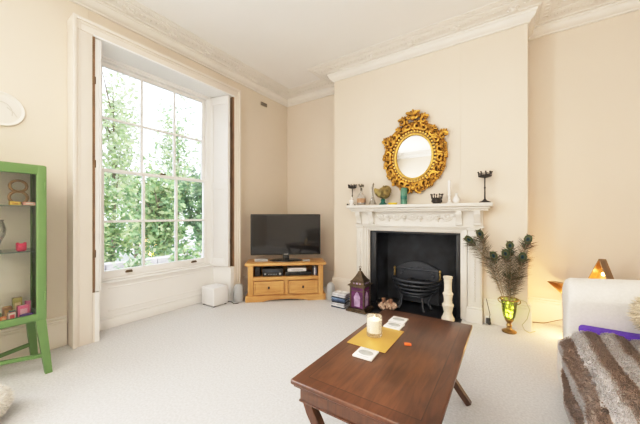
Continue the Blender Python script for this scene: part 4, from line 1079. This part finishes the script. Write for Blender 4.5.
# ------------------------------------------------------------------ green display cabinet
gc = thing('display_cabinet', 'green metal display cabinet with glass front on splayed legs', 'cabinet', (-3.0,.2375,0))
x0, x1, y0, y1, z0, z1 = -.17, .18, -.3775, .3775, .386, 1.515
b = MB(); p = .045
b.box(x0,x1,y0,y1,z1-.035,z1,.012,3); b.box(x0,x1,y0,y1,z0,z0+.035,.008,2)
for y in (y0, y1-p+.02): b.box(x0, x0+.03, y, y+p-.02, z0+.03, z1-.03)
b.build('carcass', 'green', gc)
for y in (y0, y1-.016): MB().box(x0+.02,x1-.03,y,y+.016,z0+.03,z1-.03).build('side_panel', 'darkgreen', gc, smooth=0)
MB().box(x0+.004,x0+.014,y0+.016,y1-.016,z0+.03,z1-.03).build('back_panel', 'pale', gc, smooth=0)
b = MB(); dw = .056
b.box(x1-.028,x1+.004,y0,y0+dw,z0+.004,z1-.004,.008,3); b.box(x1-.028,x1+.004,y1-dw,y1,z0+.004,z1-.004,.008,3); b.box(x1-.028,x1+.004,y0,y1,z1-.072,z1-.004,.008,3); b.box(x1-.028,x1+.004,y0,y1,z0+.004,z0+.055,.008,3)
d = b.build('door', 'green', gc)
MB().box(x1-.014,x1-.010,y0+dw-.01,y1-dw+.01,z0+.05,z1-.065).build('glass_pane', 'cabglass', d, smooth=0)
for z in (.56, 1.36): MB().tube([(x1+.006,y1-.010,z-.035),(x1+.006,y1-.010,z+.035)], .0065, 10).build('hinge', 'green', d)
MB().box(x1+.004,x1+.016,y0+.015,y0+.035,.9,1.0,.005).build('handle', 'silver', d)
for z in (1.222, .893): MB().box(x0+.016,x1-.045,y0+.018,y1-.018,z-.006,z).build('glass_shelf', mat('shelf glass', (.16,.22,.17), .1), gc, smooth=0)
for sx, sy in ((1,1),(1,-1),(-1,1),(-1,-1)):
    b = MB(); xa = x1-.03 if sx > 0 else x0+.03; ya = y1-.03 if sy > 0 else y0+.03
    top = Vector((xa, ya, z0+.004)); bot = Vector((xa+sx*.045, ya+sy*.035, 0))
    v = []
    for c, hw in ((bot,.019),(top,.027)):
        v.append([b.bm.verts.new(c+Vector((a*hw, e*hw, 0))) for a,e in ((-1,-1),(1,-1),(1,1),(-1,1))])
    for k in range(4): b.bm.faces.new((v[0][k], v[0][(k+1)%4], v[1][(k+1)%4], v[1][k]))
    b.bm.faces.new(v[0]); b.bm.faces.new(v[1]); b.build('leg', 'green', gc, smooth=0)
for s in (-1,1):
    A = Vector((x1-.002, s*(y1-.012), .128)); B = Vector((x0+.002, -s*(y1-.012), .128+.004*s))
    d_ = (B-A); L = d_.length; b = MB(); b.box(-L/2, L/2, -.012, .012, -.013, .013, .002)
    bmesh.ops.transform(b.bm, matrix=Matrix.Translation((A+B)/2) @ rotZ(math.atan2(d_.y, d_.x)), verts=b.bm.verts); b.build('cross_stretcher', 'green', gc)
# contents (stand inside, things of their own)
CX = -3.0
def at_(x, y, z): return (x, y, z)
b = MB(); pts = []
for k in range(40):
    a = 2*PI*k/40; 
    pts.append((0, .052*math.sin(2*a)*1.0, .082-.075*math.cos(a)))
b2 = [(0, .046*math.cos(2*PI*k/24), .045+.043*math.sin(2*PI*k/24)) for k in range(24)]; b3 = [(0, .043*math.cos(2*PI*k/24), .127+.040*math.sin(2*PI*k/24)) for k in range(24)]
b.tube(b2, .009, 8, closed=True); b.tube(b3, .009, 8, closed=True)
tag(b.build('number_ornament', 'eight', loc=(-2.94,.490,1.222+.012)), 'standing figure 8 number ornament on the top cabinet shelf', 'ornament')
def block(name, label, cat, loc, dx, dy, dz, c1, c2):
    b = MB(); b.box(-dx/2,dx/2,-dy/2,dy/2,0,dz,.003,2,mi=0,col=c1); b.box(-dx/2-.0008,dx/2+.0008,-dy*.3,dy*.3,dz*.25,dz*.75,mi=0,col=c2); b.box(-dx*.3,dx*.3,-dy*.32,dy*.32,dz-.001,dz+.001,col=c2)
    return tag(b.build(name, 'vert', loc=loc), label, cat)
block('small_tin', 'small yellow tin beside the number ornament on top cabinet shelf', 'tin', (-2.885,.462,1.222), .04,.055,.026,(.75,.55,.12),(.55,.30,.06))
block('small_tin', 'small pink and white tin at the right of the top cabinet shelf', 'tin', (-2.885,.533,1.222), .04,.065,.024,(.78,.42,.36),(.80,.70,.62))
block('small_box', 'dark small box at the left of the top cabinet shelf', 'box', (-2.90,.375,1.222), .035,.03,.045,(.05,.05,.05),(.12,.16,.08))
o = thing('glass_decanter', 'clear glass decanter on the middle cabinet shelf', 'decanter', (-2.93,.385,.893))
MB().lathe([(0,0),(.028,0),(.03,.006),(.014,.02),(.012,.045),(.022,.075),(.042,.12),(.046,.16),(.036,.20),(.03,.215),(.036,.225),(.034,.225),(.027,.214),(.033,.198),(.042,.158),(.038,.12),(.018,.078),(0,.07)], 20).build('glass_body', glass_mat('smoky glass', (.90,.91,.90), .04, .04, .12, .4), o)
b = MB(); b.box(-.025,.025,-.026,.026,0,.056,.012,4); b.ball((.024,-.004,.03), .015, (.5,1.2,.9), 10); b.ball((0,.018,.054),.010,seg=8); b.ball((0,-.018,.054),.010,seg=8)
tag(b.build('pink_ornament', 'pink', loc=(-2.915,.500,.893)), 'bright pink rounded ornament on the middle cabinet shelf', 'ornament')
BZ = z0+.035
toys = [('green flat trinket box, leftmost on the cabinet floor',(-2.89,.372),.03,.03,.05,(.15,.30,.08),(.6,.55,.1)),
 ('orange trinket box beside the green one on the cabinet floor',(-2.885,.408),.03,.03,.035,(.75,.25,.06),(.8,.5,.2)),
 ('brown patterned box behind on the cabinet floor',(-2.95,.435),.04,.045,.085,(.30,.17,.07),(.6,.4,.12)),
 ('white and red box at front centre of the cabinet floor',(-2.875,.447),.03,.04,.055,(.75,.62,.55),(.7,.12,.12)),
 ('tall mustard green box at the back of the cabinet floor',(-2.96,.487),.04,.05,.135,(.36,.33,.09),(.65,.55,.35)),
 ('pink patterned box at the right of the cabinet floor',(-2.90,.507),.04,.06,.085,(.78,.17,.32),(.85,.5,.6)),
 ('second pink box behind at the right of the cabinet floor',(-2.955,.540),.035,.03,.10,(.70,.20,.36),(.9,.65,.6)),
 ('purple low box in front at the right of the cabinet floor',(-2.862,.517),.02,.07,.028,(.14,.05,.30),(.20,.12,.45)),
 ('teal small box between brown and pink boxes on cabinet floor',(-2.915,.455),.03,.03,.06,(.06,.28,.26),(.7,.6,.2))]
for l,(x,y),dx,dy,dz,c1,c2 in toys: block('trinket_box', l, 'box', (x,y,BZ), dx,dy,dz,c1,c2)['group'] = 'colourful little boxes on the cabinet floor'

# round plaque, sensor
o = thing('wall_plaque', 'round white plaster plaque on the wall left of the window', 'plaque', (XL,.45,1.975))
MB().lathe([(0,0),(.13,0),(.134,.008),(.128,.02),(.118,.016),(.11,.010),(0,.012)], 40, m=rotY(PI/2)).build('disc', 'plaster', o)
b = MB()
b.tube([(.013,.06*math.cos(PI*k/12-.3),.075*math.sin(PI*k/12-.3)-.02) for k in range(13)], .0028, 6); b.tube([(.013,.03,.02),(.014,.065,-.01),(.013,.085,-.045)], .0028, 6)
b.build('relief', 'plasterline', o)
o = thing('wall_vent', 'small grey oblong vent high on the wall above the television', 'vent', (XL,3.27,2.925))
MB().box(0,.022,-.065,.065,-.028,.028,.005).build('plate', mat('grey metal vent', (.30,.26,.20), .5), o)
b = MB()
for k in range(4): b.box(.02,.026,-.055,.055,-.02+k*.012,-.016+k*.012,.001)
b.build('louvre', 'dark', o)

# fluffy white pouf at the lower left corner, mostly out of frame
b = MB(); cc = Vector((-2.425,.205,.10))
b.ball(cc, 1, (.17,.17,.095), 18, col=(.80,.77,.72))
for _ in range(5200):
    v = Vector((rq.gauss(0,1), rq.gauss(0,1), rq.gauss(0,1)))
    v.normalize(); p = cc+Vector((v.x*.165, v.y*.165, v.z*.09)); d = (v+Vector((rq.gauss(0,.4), rq.gauss(0,.4), rq.gauss(0,.4)-.25))).normalized(); s = d.cross(v)
    s = (s.normalized() if s.length > 1e-4 else Vector((1,0,0)))*.003; L = rq.uniform(.012,.028); k = rq.uniform(.8,1.15); c = clampc(Vector((.80,.77,.71))*k); q_ = p+d*L; q_.z = max(.003,q_.z)
    b.face([p-s, p+s, q_], col=c)
for k in range(3): b.tube([cc+Vector((.15,.03*k-.03,-.02)), cc+Vector((.19,.03*k-.02,-.07)), cc+Vector((.22,.035*k,-.094))], [.006,.009,.011], 7, col=(.74,.68,.60))
tag(b.build('fluffy_pouf', 'rug', recalc=False, smooth=60), 'fluffy white pouf with tassels on the carpet at lower left corner', 'pouf')

# ------------------------------------------------------------------ light
w = bpy.data.worlds.new('sky'); bpy.context.scene.world = w; w.use_nodes = True
nt = w.node_tree; bg = nt.nodes['Background']
bg.inputs[0].default_value = (.86,.94,1,1); bg.inputs[1].default_value = 3.0
def area(name, loc, rot, sx, sy, e, col, portal=False):
    l = bpy.data.lights.new(name, 'AREA'); l.shape = 'RECTANGLE'; l.size = sx; l.size_y = sy; l.energy = e; l.color = col
    o = bpy.data.objects.new(name, l); o.location = loc; o.rotation_euler = rot; C.objects.link(o)
    if portal: l.cycles.is_portal = True
    return o
area('window_portal', (-3.56,1.77,1.63), (0,R(-90),0), 2.3, 1.25, 1, (1,1,1), True)
area('fill_window_portal', (-3.56,-1.4,1.63), (0,R(-90),0), 2.3, 1.6, 1, (1,1,1), True)  # sampling portal for the added rear window
area('rear_fill_light', (-3.2,-1.4,1.65), (0,R(-90),0), 2.2, 1.6, 105, (.95,.98,1))  # added fill lamp, out of view, set at the added rear window
l = bpy.data.lights.new('sun', 'SUN'); l.energy = 3.0; l.angle = R(3); l.color = (1,.95,.85)
o = bpy.data.objects.new('sun', l); o.rotation_euler = (R(-14), R(24), 0); C.objects.link(o)
area('sky_fill_light', (-5.0,1.77,4.2), (0,R(-38),0), 1.6, 2.6, 240, (.84,.93,1))  # added lamp above the window outside, out of view, boosts the sky light
area('ceiling_fill_light', (-.6,-.9,3.0), (0,0,0), 1.6, 1.6, 48, (1,.93,.83))  # added fill lamp under the ceiling behind the camera, no fitting there
area('upward_fill_light', (.2,-1.9,1.7), (R(150),0,0), 1.0, 1.0, 28, (1,.95,.89))  # added fill lamp aimed up at the ceiling, unseen behind the camera

# ------------------------------------------------------------------ camera
cam = bpy.data.cameras.new('camera'); co = bpy.data.objects.new('camera', cam); C.objects.link(co)
co.location = (0,0,1.15); co.rotation_euler = (PI/2, 0, .588)
cam.sensor_fit = 'HORIZONTAL'; cam.sensor_width = 36; cam.lens = 36*282.76/640
cam.shift_y = (215.37-212)/640; cam.clip_start = .02
sc = bpy.context.scene; sc.camera = co
sc.view_settings.view_transform = 'Standard'; sc.view_settings.look = 'None'; sc.view_settings.exposure = .10
sc.view_settings.use_curve_mapping = True
cm = sc.view_settings.curve_mapping; cm.use_clip = False; cm.clip_max_x = 4
cv = cm.curves[3]
cv.points[0].location = (0,0); cv.points[1].location = (1.9,1.0)
for p_ in ((.10,.095),(.35,.385),(.62,.645),(.85,.79),(1.15,.90)): cv.points.new(*p_)
cm.update()
sc.cycles.max_bounces = 10; sc.cycles.diffuse_bounces = 6; sc.cycles.transparent_max_bounces = 24
sc.cycles.sample_clamp_indirect = 6; sc.cycles.caustics_reflective = False; sc.cycles.caustics_refractive = False
sc.cycles.use_denoising = True
